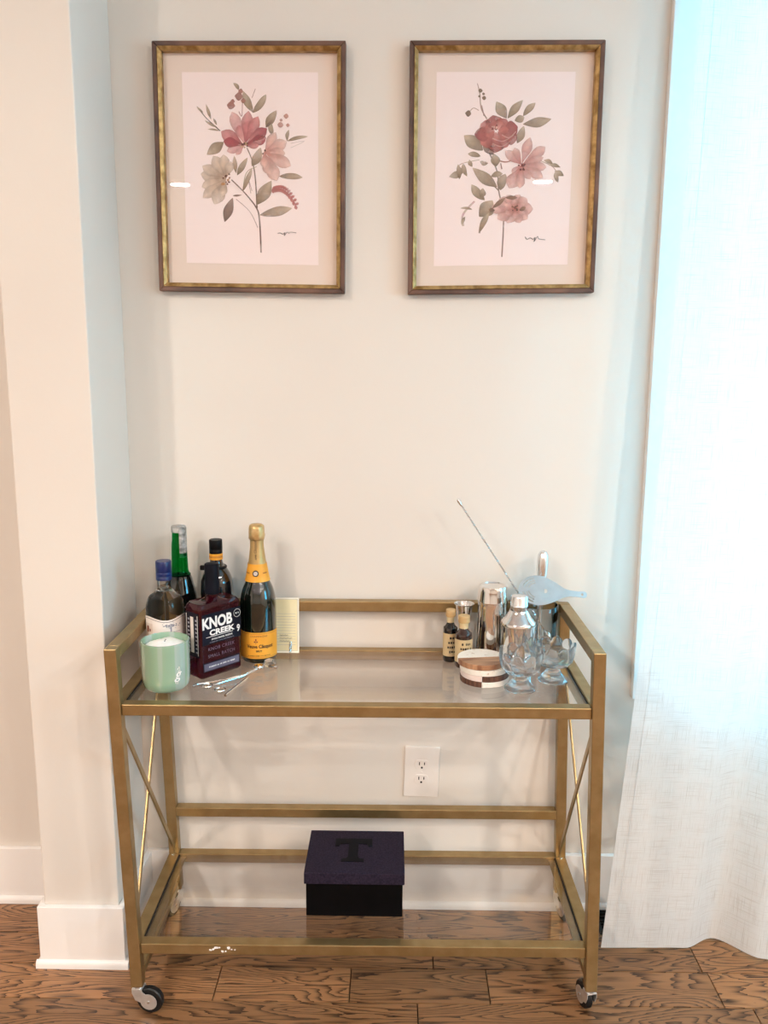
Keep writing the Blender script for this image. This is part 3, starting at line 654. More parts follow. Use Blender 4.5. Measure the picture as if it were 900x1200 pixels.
for i, v in enumerate(wx.v):
    if v.z > wz+.002:
        v.z += .009*math.exp(-((v.x-.004)**2+(v.y-.012)**2)/.00028) + .005*math.exp(-((v.x+.022)**2+(v.y+.0)**2)/.0003) + random.uniform(-.0004, .0004)
wx.build('wax', wax_m, cand, smooth=True)
MB().tube([(0, -.004, wz), (.0005, -.004, wz+.012), (.003, -.005, wz+.016)], .0011, 6).build('wick', ink_k, cand)
text('monogram', 'g', ink_w, cand, .03, (0, 0, .042), wrap=cr, ang=math.radians(42), shear=.3, off=.0004)
MB().tube([((cr+.0004)*math.sin(math.radians(a)), -(cr+.0004)*math.cos(math.radians(a)), z/1000) for a, z in ((42, 52), (47, 58), (49, 48), (45, 34), (41, 22), (36, 24), (40, 36), (46, 50))], .0006, 5).build('monogram_swirl', ink_w, cand)

# -- clear bottle with a blue cap
gr = .0420
gy = -.174; g0 = onY(194.5, 735, gy); p = Vector((g0.x, gy, ZS)); gh = above(p, 192.5, 657); k = gh/.245
gin = thing('liquor_bottle', 'clear round shouldered bottle with a ridged blue cap', 'bottle', p, 0, 'liquor bottles')
zl = above(p, 193, 719); zsh = above(p, 193, 712); zn = above(p, 192.5, 690); zc = above(p, 192.5, 679)
outer = smoothprof([(gr, zsh), (gr*.97, zsh+.010), (gr*.83, zsh+.027), (gr*.58, zn-.008), (.0175, zn), (.0145, zn+.006)])
prof = [(gr*.85, 0), (gr*.97, .003), (gr, .012)] + outer + [(.0145, zc+.015), (.011, zc+.015), (.011, zn-.002), (.013, zn-.004), (.001, zn-.004)]
MB().lathe(prof, 56).build('glass_body', gin_m, gin, smooth=True)
MB().lathe([(.0150, zc), (.0172, zc+.0006), (.0172, zc+.008), (.0166, zc+.0088), (.0172, zc+.0096), (.0172, zc+.017), (.0166, zc+.018), (.0172, zc+.019), (.0172, gh-.002), (.0162, gh), (.001, gh)], 40).build('screw_cap', bluecap_m, gin, smooth=50)
rl = gr+.0004
lab = MB().patch(rl, math.radians(-95), math.radians(95), .028, zl, 40, edge=lambda t: .006*(math.sin(2*PI*(t*1.6-.2)))*.6).build('label', cream_m, gin, keep=True, solid=.0003)
hgt = zl-.028
ring = MB().tube([((rl+.0006)*math.sin(a), -(rl+.0006)*math.cos(a), zl-.004+.006*.6*math.sin(2*PI*((a+1.658)/3.316*1.6-.2))) for a in [math.radians(-90+5*i) for i in range(37)]], .00045, 4); ring.build('label_line', ink_k, lab)
MB().patch(rl+.0005, math.radians(-58), math.radians(-26), zl-.036, zl-.012, 8).build('label_panel', MATS['mat_board'], lab, keep=True)
MB().patch(rl+.0008, math.radians(-50), math.radians(-41), zl-.032, zl-.018, 4).build('bottle_drawing', redbrown_m, lab, keep=True)
MB().patch(rl+.0008, math.radians(-38), math.radians(-33), zl-.030, zl-.024, 4).build('bottle_drawing', redbrown_m, lab, keep=True)
random.seed(8); tr = MB()
for i in range(46):                                                      # engraved tree on the label
    a = math.radians(random.gauss(30, 13)); z = zl-.016+random.gauss(0, .0032); s_ = random.uniform(.0008, .002)
    a = max(math.radians(4), min(math.radians(58), a))
    tr.patch(rl+.0007+i*.000004, a-s_/rl, a+s_/rl, z-s_*.5, z+s_*.5, 2)
tr.patch(rl+.0008, math.radians(28), math.radians(32), zl-.030, zl-.018, 2); tr.patch(rl+.0008, math.radians(2), math.radians(60), zl-.031, zl-.0302, 10)
tr.build('tree_engraving', ink_grey, lab, keep=True)
marks('label_print', ink_k, lab, .032, .003, (0, 0, zl-.040), rl, math.radians(28))

# -- green tall bottle
gy = -.082; g0 = onY(211, 668, gy); p = Vector((g0.x, gy, ZS)); hh = above(p, 209, 616)
grn = thing('liquor_bottle', 'tall green glass bottle with a clear torn capsule on its neck', 'bottle', p, 0, 'liquor bottles')
zs_, zk, zf = above(p, 212, 696), above(p, 211, 673), above(p, 211, 669)
R_ = .0365
prof = [(R_*.88, 0), (R_, .006), (R_, zs_-.010)] + smoothprof([(R_, zs_-.008), (R_*.95, zs_+.004), (R_*.72, zk-.006), (.0205, zk+.006), (.0188, zk+.016), (.0172, hh-.045), (.0158, hh-.036)])
MB().lathe([q for q in prof if q[1] <= zk+.001] + [(.001, zk+.001)], 48).build('bottle_body', darkwine_m, grn, smooth=True)
nk = [q for q in prof if q[1] > zk+.001]
nk = [(nk[0][0]+.0012, zk+.0012)] + nk + [(.0150, hh-.012), (.0158, hh-.010), (.0158, hh-.004), (.0148, hh-.003)]
MB().lathe(nk + [(r-.0028, z) for r, z in reversed(nk)], 40).build('neck', green_m, grn, smooth=True)
MB().lathe([(.0142, hh-.004), (.0162, hh-.004), (.0164, hh-.001), (.015, hh), (.001, hh)], 32).build('stopper', silverfoil_m, grn, smooth=True)
cp = MB().patch(.0175, math.radians(15), math.radians(115), hh-.072, hh-.004, 16, edge=lambda t: 0); cp.build('torn_capsule', silverfoil_m, grn, keep=True, solid=.0004)
MB().lathe([(.0162, hh-.014), (.0166, hh-.014), (.0166, hh-.003), (.0162, hh-.003)], 32).build('capsule_rim', silverfoil_m, grn, smooth=True)
marks('raised_print', ink_grey, grn, .030, .0022, (0, 0, zs_-.022), R_, math.radians(14))

# -- black bottle with an orange neck band
gy = -.081; g0 = onY(254, 680, gy); p = Vector((g0.x, gy, ZS)); hh = above(p, 253.5, 632)
blk = thing('liquor_bottle', 'black round bottle with a black cap and orange neck band', 'bottle', p, 0, 'liquor bottles')
zb0, zb1 = above(p, 253, 655), above(p, 253, 648)
prof = [(.030, 0), (.0345, .006)] + smoothprof([(.0355, .02), (.0372, .08), (.0372, zb0-.062), (.034, zb0-.042), (.027, zb0-.026), (.018, zb0-.014), (.0145, zb0-.004), (.0142, zb1)])
MB().lathe(prof, 48).build('bottle_body', blackglass_m, blk, smooth=True)
MB().lathe([(.0150, zb0), (.0155, zb0+.0005), (.0155, zb1-.0005), (.015, zb1)], 36).build('neck_band', orange_m, blk, smooth=True)
text('band_pattern', 'XXXXXXXXXXXX', redbrown_m, blk, .006, (0, 0, (zb0+zb1)/2), wrap=.0155, space=.8)
MB().lathe([(.0142, zb1), (.0150, zb1+.0005), (.0150, zb1+.009), (.0144, zb1+.0098), (.0150, zb1+.0106), (.0150, hh-.002), (.014, hh), (.001, hh)], 36).build('screw_cap', blackcap_m, blk, smooth=50)
MB().tube([(.021*math.cos(a), .021*math.sin(a), zb0-.018) for a in [2*PI*i/24 for i in range(24)]], .0035, 8, closed=True).build('neck_ring', blackcap_m, blk, smooth=True)
MB().prism(rrect(.016, .011, .002, 3, -.026, zb0-.017), -.019, -.012, 'y').build('neck_tag', blackcap_m, blk, bevel=.001)

# -- square bourbon bottle
A = onZ(236, 797.5, ZS); B = onZ(284.5, 781.5, ZS)
al = math.atan2(B.y-A.y, B.x-A.x); WK = (B-A).length; WK = min(.112, WK); DK = .055
al = min(al, math.radians(50))
c0 = A + Vector((math.cos(al), math.sin(al), 0))*WK/2 + Vector((-math.sin(al), math.cos(al), 0))*DK/2
kc = thing('whiskey_bottle', 'square shouldered bottle of dark red whiskey with a navy wax stopper', 'bottle', c0, al, 'liquor bottles')
hb = above(A, 236, 714); hk = above(c0, 255, 700); hc0 = above(c0, 254, 693); hc1 = above(c0, 254, 660)
def slab(secs):
    m = MB(); k0 = 0; N = None
    for (wd, dp, r, z) in secs:
        ring_ = rrect(wd, dp, r, 5); N = len(ring_); m.v += [Vector((x, y, z)) for x, y in ring_]
    for j in range(len(secs)-1):
        for i in range(N): i2 = (i+1) % N; m.f.append((j*N+i, j*N+i2, (j+1)*N+i2, (j+1)*N+i))
    m.f.append(tuple(reversed(range(N)))); m.f.append(tuple((len(secs)-1)*N+i for i in range(N)))
    return m
secs = [(WK*.93, DK*.88, .006, 0), (WK, DK, .008, .004), (WK, DK, .008, .012), (WK*.985, DK*.97, .008, .02), (WK*.985, DK*.97, .008, hb-.012), (WK, DK, .008, hb-.005), (WK*.985, DK*.98, .010, hb), (WK*.90, DK*.92, .012, hb+.006), (WK*.62, DK*.75, .016, hk-.006), (.034, .034, .0165, hk), (.026, .026, .0129, hk+.004), (.026, .026, .0129, hc0+.012)]
slab(secs).build('glass_body', whiskey_m, kc, smooth=35)
MB().lathe([(.0140, hc0-.004), (.0165, hc0-.003), (.0172, hc0+.004), (.0160, hc0+.010), (.0158, hc1-.004), (.0150, hc1-.001), (.013, hc1), (.001, hc1)], 36).build('wax_stopper', navywax_m, kc, smooth=50)
yf = -DK*.97/2-.0006
zl0, zl1 = hb*.47, hb*.90
lb = MB().box(-WK*.44, WK*.485, yf-.0003, yf+.0003, zl0, zl1).build('front_label', navy_m, kc)
zk_ = zl0+(zl1-zl0)
xo = -.004
text('name_text', 'KNOB', ink_w, lb, .034, (xo-.006, yf-.0003, zl0+(zl1-zl0)*.68), sx=.84, bold=.0013)
text('name_text', 'CREEK', ink_w, lb, .0165, (xo+.006, yf-.0003, zl0+(zl1-zl0)*.36), sx=1.35, bold=.0007)
MB().box(xo-.036, xo+.036, yf-.0007, yf-.0004, zl0+(zl1-zl0)*.235, zl0+(zl1-zl0)*.25).build('label_rule', ink_w, lb)
text('small_text', 'SINGLE BARREL RESERVE', ink_w, lb, .0054, (xo+.006, yf-.0003, zl0+(zl1-zl0)*.15), sx=.95, bold=.0001)
marks('small_print', ink_grey, lb, .066, .0018, (xo+.006, yf-.0003, zl0+(zl1-zl0)*.06))
text('age_numeral', '9', ink_w, lb, .022, (WK*.42, yf-.0003, zl0+(zl1-zl0)*.28), sx=.8, bold=.0006)
MB().tube([(WK*.40+.009*math.cos(a), yf-.0004, zl1-.014+.009*math.sin(a)) for a in [2*PI*i/24 for i in range(24)]], .0004, 4, closed=True).build('seal_ring', ink_w, lb)
marks('seal_print', ink_w, lb, .009, .004, (WK*.40, yf-.0003, zl1-.014))
text('embossed_text', 'KNOB CREEK', ink_plum, kc, .0105, (0, yf, hb*.40), sx=1.05, space=1.1)
text('embossed_text', 'SMALL BATCH', ink_plum, kc, .0105, (0, yf, hb*.30), sx=1.0, space=1.1)
lb2 = MB().box(-WK*.44, WK*.44, yf-.0003, yf+.0003, hb*.09, hb*.22).build('lower_label', navy_m, kc)
MB().box(-WK*.42, WK*.42, yf-.0006, yf-.0003, hb*.105, hb*.205).build('label_panel', noise_col(pmat('slate_label', rgb(96, 92, 112), .5), rgb(90, 86, 106), rgb(104, 100, 120), 30), lb2)
marks('small_print', ink_w, lb2, .070, .0034, (0, yf-.0006, hb*.155))
xs = -WK*.985/2-.0006
ls = MB().box(xs-.0003, xs+.0003, -DK*.42, DK*.42, hb*.30, hb*.92).build('side_label', navy_m, kc)
MB().box(xs-.0007, xs-.0003, -DK*.10, DK*.10, hb*.36, hb*.86).build('label_strip', cream_m, ls)
for yy in (-DK*.36, DK*.36):
    MB().box(xs-.0007, xs-.0003, yy-.0006, yy+.0006, hb*.33, hb*.89).build('label_rule', ink_w, ls)
for i in range(9):
    for yy in (-.27, .22): MB().box(xs-.0007, xs-.0003, DK*yy-.003, DK*yy+.003, hb*(.36+.056*i), hb*(.36+.056*i)+.004).build('side_mark', ink_grey, ls)

# -- champagne
p = at(304, 778, .042); hh = above(p, 297.5, 613.5)
chp = thing('champagne_bottle', 'champagne bottle with gold foil neck and orange label', 'bottle', p, 0, 'liquor bottles')
zA, zB = above(p, 302, 678), above(p, 300, 660)
r0 = .0415
prof = [(r0*.9, 0), (r0, .005)] + smoothprof([(r0, .02), (r0, zA-.075), (r0*.985, zA-.050), (r0*.93, zA-.034), (r0*.82, zA-.018), (r0*.64, zA), (.0200, zB), (.0165, hh-.065), (.0150, hh-.05), (.0150, hh-.03)])
rad = lambda z: next((a[0]+(b_[0]-a[0])*(z-a[1])/(b_[1]-a[1]) for a, b_ in zip(prof, prof[1:]) if a[1] <= z <= b_[1] and b_[1] > a[1]), .015)
MB().lathe(prof, 56).build('bottle_body', champ_m, chp, smooth=True)
zz = [zB-.004+(hh-.03-zB+.004)*i/8 for i in range(9)]
MB().lathe([(rad(zz[0]), zz[0])]+[(rad(z)+.0007, z) for z in zz], 48, cap=False).build('neck_foil', foil2_m, chp, smooth=True)
hd = [(.0162, hh-.037), (.0178, hh-.034), (.0182, hh-.026), (.0176, hh-.018), (.0172, hh-.010), (.0162, hh-.004), (.012, hh-.001), (.001, hh)]
random.seed(5)
MB().lathe(hd, 48, fr=lambda a, r, z: r*(1+.035*math.sin(a*9+z*300)+random.uniform(-.02, .02)) if r > .01 else r).build('foil_cap', foil_m, chp, smooth=60)
zb = [zA-.002+(zB-zA+.004)*i/6 for i in range(7)]
nb = MB().lathe([(rad(z)+.0019, z) for z in zb], 56, cap=False).build('neck_label', orange_m, chp, smooth=True)
ca = math.radians(-4); rm = rad((zA+zB)/2)+.0026; zm = (zA+zB)/2
def medal(nm, rr, mat, extra):
    m = MB(); pts = [(rr*math.cos(2*PI*i/24), rr*math.sin(2*PI*i/24)) for i in range(24)]
    sl = (rad(zm+.01)-rad(zm-.01))/.02
    m.prism(pts, 0, -.001-extra, 'y'); m.v = [Vector((v.x, v.y-rm+v.z*(-sl), v.z+zm)) for v in m.v]; m.build(nm, mat, nb)
medal('medallion', .0070, ink_k, 0); medal('medallion_face', .0050, steel2_m, .0006)
text('neck_text', 'Veuve Clicquot', ink_k, chp, .0085, (0, 0, zB+.030), wrap=.0185, rotm=PI/2, ang=math.radians(-2))
marks('band_print', redbrown_m, nb, .014, .0028, (0, 0, zm), rm-.0004, math.radians(-52)); marks('band_print', redbrown_m, nb, .010, .0028, (0, 0, zm), rm-.0004, math.radians(50))
zl0, zl1 = above(p, 305, 771), above(p, 305, 741)
zl0, zl1 = .012, .074
lbc = MB().patch(r0+.0005, math.radians(-88), math.radians(88), zl0, zl1, 40).build('label', orange_m, chp, keep=True, solid=.0003)
rr = r0+.0008
text('label_text', 'CHAMPAGNE', redbrown_m, lbc, .0062, (0, 0, zl1-.009), wrap=rr, space=1.1, ang=math.radians(9))
text('label_text', 'Veuve Clicquot', ink_k, lbc, .0118, (0, 0, zl1-.033), wrap=rr, sx=.84, bold=.0003, ang=math.radians(13))
text('label_text', 'BRUT', ink_k, lbc, .0055, (0, 0, zl1-.044), wrap=rr, bold=.0002, ang=math.radians(9))
marks('small_print', ink_k, lbc, .052, .0024, (0, 0, zl0+.007), rr, math.radians(9))
em_ = MB()
for i in range(3): a = PI/2+2*PI*i/3; em_.patch(rr+.0004, (.0032*math.cos(a)-.0016)/rr, (.0032*math.cos(a)+.0016)/rr, zl1-.020+.0032*math.sin(a)-.0016, zl1-.020+.0032*math.sin(a)+.0016, 2)
em_.patch(rr+.0004, -.0004/rr, .0004/rr, zl1-.027, zl1-.014, 2); em_.build('anchor_emblem', redbrown_m, lbc, keep=True)
for z in (zl0+.003, zl1-.003): MB().patch(rr+.0003, math.radians(-80), math.radians(80), z-.0003, z+.0003, 30).build('label_rule', redbrown_m, lbc, keep=True)

# -- note card leaning on the back rail
card_m = noise_col(pmat('cream_card', rgb(236, 224, 182), .7), rgb(232, 219, 174), rgb(240, 229, 190), 12)
cardb_m = noise_col(pmat('card_border', rgb(250, 244, 224), .7), rgb(248, 241, 220), rgb(252, 247, 230), 20)
q1 = onZ(350.5, 765.5, ZS); yb = -.058; CW = .095
q1 = Vector((onY(350.5, 763, yb).x, yb, ZS+.0003)); chh = above(q1, 351, 702)
tl = math.atan2(.010, chh)
cardo = thing('note_card', 'cream ruled note card leaning behind the champagne bottle', 'card', (q1.x-CW/2, yb, ZS+.0002), 0)
cardo.rotation_euler = (-tl, 0, 0)
cb = MB().box(-CW/2, CW/2, 0, .001, 0, chh).build('card_sheet', cardb_m, cardo)
MB().box(-CW/2+.003, CW/2-.003, -.0003, -.0001, .005, chh-.003).build('card_rule', ink_grey, cb); MB().box(-CW/2+.0036, CW/2-.0036, -.0006, -.0003, .0056, chh-.0036).build('card_panel', card_m, cb)
for i in range(12): MB().box(-CW/2+.008, CW/2-.008, -.0009, -.0006, .020+i*.0068, .0204+i*.0068).build('ruled_line', ink_grey, cb)
for zz_, ww_ in ((.043, .020), (.036, .030), (.029, .024)):
    MB().tube([(CW/2-.046+ww_*i/24, -.0010, zz_+.0017*math.sin(i*2.1)+.0008*math.sin(i*.9)) for i in range(25)], .0003, 4).build('handwriting', ink_k, cb)
q = onZ(340.5, 766, ZS)
clip = MB(); cp_ = [(-.0025, .0), (-.0025, .024), (0, .028), (.0025, .024), (.0025, .004), (0, .001), (-.001, .004), (-.001, .020), (.0006, .022), (.0012, .018), (.0012, .008)]
clip.tube([(x, 0, z) for x, z in cp_], .0006, 6)
co = tag(clip.build('paper_clip', steel2_m, None, (onY(340.5, 765, yb-.003).x, yb-.0026, ZS+.0012), smooth=True), 'small silver paper clip on the edge of the cream card', 'paper clip'); co.rotation_euler = (-tl, 0, 0)

# -- wick trimmer and crystal stopper lying on the glass
trim = onZ(262, 806, ZS)
wt = thing('wick_trimmer', 'silver wick trimmer with two ring handles lying beside the candle', 'wick trimmer', trim)
def L(px, py, h=.004): return onZ(px, py, ZS+h) - trim
for c_, r_ in (((243, 803), .0095), ((258, 808), .0100)):
    c3 = L(*c_, .0035); MB().tube([c3+Vector((r_*math.cos(a)*1.15, r_*math.sin(a)*1.0, .0)) for a in [2*PI*i/28 for i in range(28)]], .0014, 8, closed=True).build('ring_handle', steel_m, wt, smooth=True)
MB().tube([L(226, 804, .004), L(232, 801.5, .004), L(252, 798.5, .004), L(268, 795.5, .005), L(285, 791, .007), L(297, 786, .011), L(301, 781, .015)], [.0018, .0022, .0022, .0024, .0026, .003, .0022], 8).build('arm', steel_m, wt, smooth=True)
MB().tube([L(250, 803, .004), L(262, 799, .0045), L(276, 795, .006), L(290, 790, .008), L(299, 785, .012), L(305, 780, .016)], [.0016, .002, .0022, .0024, .0028, .0022], 8).build('arm', steel_m, wt, smooth=True)
hc = L(303, 781, .015); MB().lathe([(.001, -.003), (.010, -.003), (.0115, 0), (.010, .003), (.001, .003)], 24, hc).build('cutting_head', steel_m, wt, smooth=True)
q = onZ(276, 803, ZS); rod = MB(); e0, e1 = onZ(264, 815, ZS+.003)-q, onZ(290, 794.5, ZS+.003)-q
rod.tube([e0, e0*.5+e1*.5, e1], [.0032, .0034, .0036], 10)
tag(rod.build('stir_rod', steel_m, None, q, smooth=True), 'short bright metal rod lying in front of the wick trimmer', 'rod')
p = at(316, 785, .012)
stp = thing('bottle_stopper', 'small faceted crystal stopper at the foot of the champagne bottle', 'stopper', p)
ball = MB(); ball.lathe([(.004, .0), (.0105, .004), (.0135, .011), (.0115, .018), (.005, .0215)], 8); ball.build('crystal_knob', crystal_m, stp)
MB().tube([(.012, -.004, .0045), (.018, -.006, .0045), (.019, -.0065, .0045)], [.0045, .0045, .004], 12).build('stem', steel_m, stp, smooth=True)

# -- bitters bottles
wcap_m = noise_col(pmat('wooden_cap', rgb(196, 160, 108), .55), rgb(184, 146, 96), rgb(208, 174, 122), 14, 4, (1, 1, 8))
blab_m = noise_col(pmat('parchment_label', rgb(212, 190, 146), .65), rgb(206, 182, 138), rgb(218, 198, 156), 20)
amber_m = noise_col(pmat('amber_glass', rgb(44, 20, 12), .05, 0, Coat_Weight=1.0), rgb(36, 16, 10), rgb(60, 28, 16), 10)
def bitters(p, hh, r0, label, glassm, words):
    t = thing('bitters_bottle', label, 'bottle', p, 0, 'small bitters bottles')
    zc = hh*.865; zn = hh*.74; zsx = hh*.60
    MB().lathe([(r0*.88, 0), (r0, .003)]+smoothprof([(r0, .010), (r0, zsx), (r0*.88, zsx+hh*.055), (r0*.56, zn-.002), (r0*.47, zn+.004), (r0*.47, zc)]), 36).build('bottle_body', glassm, t, smooth=True)
    MB().lathe([(r0*.50, zn+.002), (r0*.53, zn+.002), (r0*.53, zc-.0005), (r0*.5, zc-.0005)], 28).build('neck_seal', blab_m, t, smooth=True)
    MB().lathe([(r0*.45, zc), (r0*.66, zc+.0005), (r0*.68, zc+.002), (r0*.68, hh-.001), (r0*.64, hh), (.001, hh)], 32).build('wooden_cap', wcap_m, t, smooth=50)
    lb = MB().patch(r0+.0004, math.radians(-82), math.radians(82), hh*.12, hh*.56, 24).build('label', blab_m, t, keep=True, solid=.0003)
    for i, wd in enumerate(words): marks('label_print', ink_k, lb, r0*wd, hh*.05, (0, 0, hh*(.48-.09*i)), r0+.0007, math.radians(12))
p1 = at(527, 776.5, .0165); bitters(p1, above(p1, 529, 714), .0165, 'small dark bitters bottle nearest the jigger, with a pale wooden cap', blackglass_m, [.7, 1.1, 1.3, .8])
p2 = at(542.5, 784, .0200); bitters(p2, above(p2, 542, 721), .0195, 'small amber bitters bottle beside the coaster stack, with a wooden cap', amber_m, [1.0, 1.3, 1.2, .9])

# -- jigger
gy = -.070; q = onY(543, 745, gy); p = Vector((q.x, gy, ZS)); hh = above(p, 541.5, 707)
jp = [(.017, .0), (.0185, .0005), (.0165, .010), (.0125, hh*.42), (.0115, hh*.46), (.0125, hh*.50), (.0175, hh*.80), (.0215, hh*.985), (.0238, hh), (.0225, hh), (.0205, hh*.975), (.0165, hh*.80), (.0105, hh*.52), (.001, hh*.51)]
jg = thing('jigger', 'steel double jigger standing behind the bitters bottles', 'jigger', p)
MB().lathe(jp[:6]+[(.0115, hh*.5), (.001, hh*.5)], 40).build('small_cup', steel_m, jg, smooth=True); MB().lathe([(.001, hh*.501), (.0118, hh*.502)]+jp[6:], 40).build('large_cup', steel_m, jg, smooth=True)

# -- tall shaker tin
gy = -.088; q = onY(577, 720, gy); p = Vector((q.x, gy, ZS)); hh = above(p, 577.5, 685.5)
sk = thing('cocktail_shaker', 'tall polished steel two piece cocktail shaker', 'cocktail shaker', p)
zs2 = hh*.80
MB().lathe([(.0370, 0), (.0385, .002), (.0385, .005), (.0360, zs2*.6), (.0345, zs2), (.001, zs2)], 56).build('mixing_tin', steel_m, sk, smooth=True)
MB().lathe([(.0352, zs2-.004), (.0358, zs2-.002), (.0352, zs2+.001), (.0338, hh-.012), (.0332, hh-.004), (.0318, hh-.0005), (.029, hh), (.027, hh-.002), (.001, hh-.002)], 56).build('top_tin', steel_m, sk, smooth=True)

# -- small cobbler shaker
gy = -.162; q = onY(607, 750, gy); p = Vector((q.x, gy, ZS)); hh = above(p, 607, 697.5)
cs = thing('cocktail_shaker', 'small steel cobbler shaker with a domed lid', 'cocktail shaker', p)
zb_ = above(p, 607, 731); zd = above(p, 607, 716)
MB().lathe([(.030, 0), (.033, .002), (.0345, .01), (.0372, zb_*.55), (.0380, zb_-.003), (.001, zb_-.003)], 56).build('tin', steel_m, cs, smooth=True)
MB().lathe([(.0375, zb_-.0028), (.0398, zb_-.002), (.0405, zb_+.002), (.0380, zb_+.008), (.029, zb_+.018), (.0215, zd), (.0205, zd+.003), (.001, zd+.003)], 56).build('strainer_lid', steel_m, cs, smooth=True)
MB().lathe([(.0195, zd+.0032), (.0200, zd+.004), (.0192, zd+.012), (.0196, zd+.013), (.0190, zd+.014), (.0186, hh-.004), (.0172, hh-.001), (.014, hh), (.001, hh)], 48).build('cap', steel2_m, cs, smooth=True)

# -- mixing glass holding the bar tools
gy = -.0885; q = onY(630.5, 745, gy); pm_ = Vector((q.x, gy, ZS)); hm = above(pm_, 634, 708); rm_ = .0440
mg = thing('mixing_glass', 'clear straight mixing glass holding the bar tools', 'glass', pm_)
MB().lathe([(rm_*.80, 0), (rm_*.86, .002), (rm_*.9, .02), (rm_, hm-.002), (rm_-.001, hm), (rm_-.0025, hm), (rm_-.003, hm-.002), (rm_*.9-.003, .022), (rm_*.75, .014), (.001, .013)], 48).build('glass_wall', clear_m, mg, smooth=True)
# muddler
tp = onY(637, 645, gy+.034); base = Vector((pm_.x+.002, gy+.022, ZS+.0145))
ax = (tp-base); LM = ax.length
md = MB(); md.lathe([(.0085, 0), (.0105, .002), (.0105, .03), (.0078, .05), (.0070, LM*.45), (.0085, LM*.62), (.0125, LM*.80), (.0132, LM*.9), (.0120, LM*.955), (.0075, LM*.99), (.001, LM)], 32)
mo = md.build('muddler', steel2_m, None, base, smooth=True); mo.rotation_mode = 'QUATERNION'; mo.rotation_quaternion = ax.to_track_quat('Z', 'Y')
tag(mo, 'brushed steel muddler with a rounded end standing in the mixing glass', 'muddler')
# bar spoon
tp = onY(536, 585, gy+.004); bt = Vector((pm_.x+.0300, gy+.002, ZS+.042))
sp = thing('bar_spoon', 'long twisted steel bar spoon leaning out of the mixing glass', 'bar spoon', bt)
d = tp-bt; N = 150
MB().tube([d*(.06+.90*i/N) for i in range(N+1)], .0021, 4, twist=.42).build('twisted_handle', steel_m, sp)
MB().tube([d*.955, d*.965, d*.985, d*.996, d], [.0022, .0034, .0042, .0036, .001], 12).build('tip', steel_m, sp, smooth=True)
dn = d.normalized(); sd = dn.cross(Vector((0, 1, 0))).normalized()
MB().tube([d*.06, d*.05, d*.03, d*.01, d*-.005], [.0025, .006, .0105, .009, .002], 14).build('spoon_bowl', steel_m, sp, smooth=True)

# -- strainer resting on the mixing glass rim
so = onY(633, 692, gy-.012)
stn = thing('bar_strainer', 'flat steel bar strainer with curved slots lying across the mixing glass', 'strainer', so)
ux = (onY(687, 694, gy-.020) - onY(608, 686, gy-.004)); UL = ux.length; ux.normalize()
nrm = Vector((.22, -.62, .72)); nrm = (nrm - ux*nrm.dot(ux)).normalized(); vy = nrm.cross(ux)
MS = Matrix((ux, vy, nrm)).transposed().to_4x4(); stn.rotation_mode = 'QUATERNION'; stn.rotation_quaternion = MS.to_quaternion()
s_ = UL/.158
ol_ = []
for i in range(25): a = math.radians(60+240*i/24); ol_.append((-.005+.046*math.cos(a), .043*math.sin(a)))
ol_ += [(.038, -.026), (.056, -.013), (.070, -.0085), (.090, -.0080), (.103, -.0095), (.108, -.006), (.109, 0), (.108, .006), (.103, .0095), (.090, .0080), (.070, .0085), (.056, .013), (.038, .026)]
ol_ = [(x*s_, y*s_) for x, y in ol_]
holes = []
def slot(r_, a0, a1, wd, cx=-.006, cy=0):
    m = 8; A_ = [math.radians(a0+(a1-a0)*i/m) for i in range(m+1)]
    return [((cx+(r_+wd)*math.cos(a))*s_, (cy+(r_+wd)*math.sin(a))*s_) for a in A_] + [((cx+(r_-wd)*math.cos(a))*s_, (cy+(r_-wd)*math.sin(a))*s_) for a in reversed(A_)]
for r_ in (.0355, .0285, .0215): holes += [slot(r_, 105, 168, .0015), slot(r_, 192, 255, .0015)]
holes += [[(.012*s_+x*s_, y*s_) for x, y in ((-.004, -.006), (.003, -.006), (.005, 0), (.003, .006), (-.004, .006), (-.001, 0))]]
holes += [[((.098+.0035*math.cos(a*PI/5))*s_, .0035*math.sin(a*PI/5)*s_) for a in range(10)]]
bm = bmesh.new(); ed = []
for loop in [ol_]+holes:
    vs = [bm.verts.new((x, y, 0)) for x, y in loop]; ed += [bm.edges.new((vs[i], vs[(i+1) % len(vs)])) for i in range(len(vs))]
bmesh.ops.triangle_fill(bm, use_beauty=False, edges=ed)
me = bpy.data.meshes.new('strainer_plate'); bm.to_mesh(me); bm.free(); me.materials.append(noise_col(pmat('strainer_steel', (.82, .83, .84, 1), .33, 1), (.79, .80, .81, 1), (.85, .86, .87, 1), 40, 3))
link('strainer_plate', me, stn, solid=.0014)
coil = MB(); coil.tube([((-.006+.041*math.cos(a)+.003*math.cos(a)*math.cos(a*26))*s_, (.040*math.sin(a)+.003*math.sin(a)*math.cos(a*26))*s_, -.005+.0035*math.sin(a*26)) for a in [math.radians(70+220*i/300) for i in range(301)]], .0006, 5)
coil.build('spring', steel_m, stn, smooth=True)

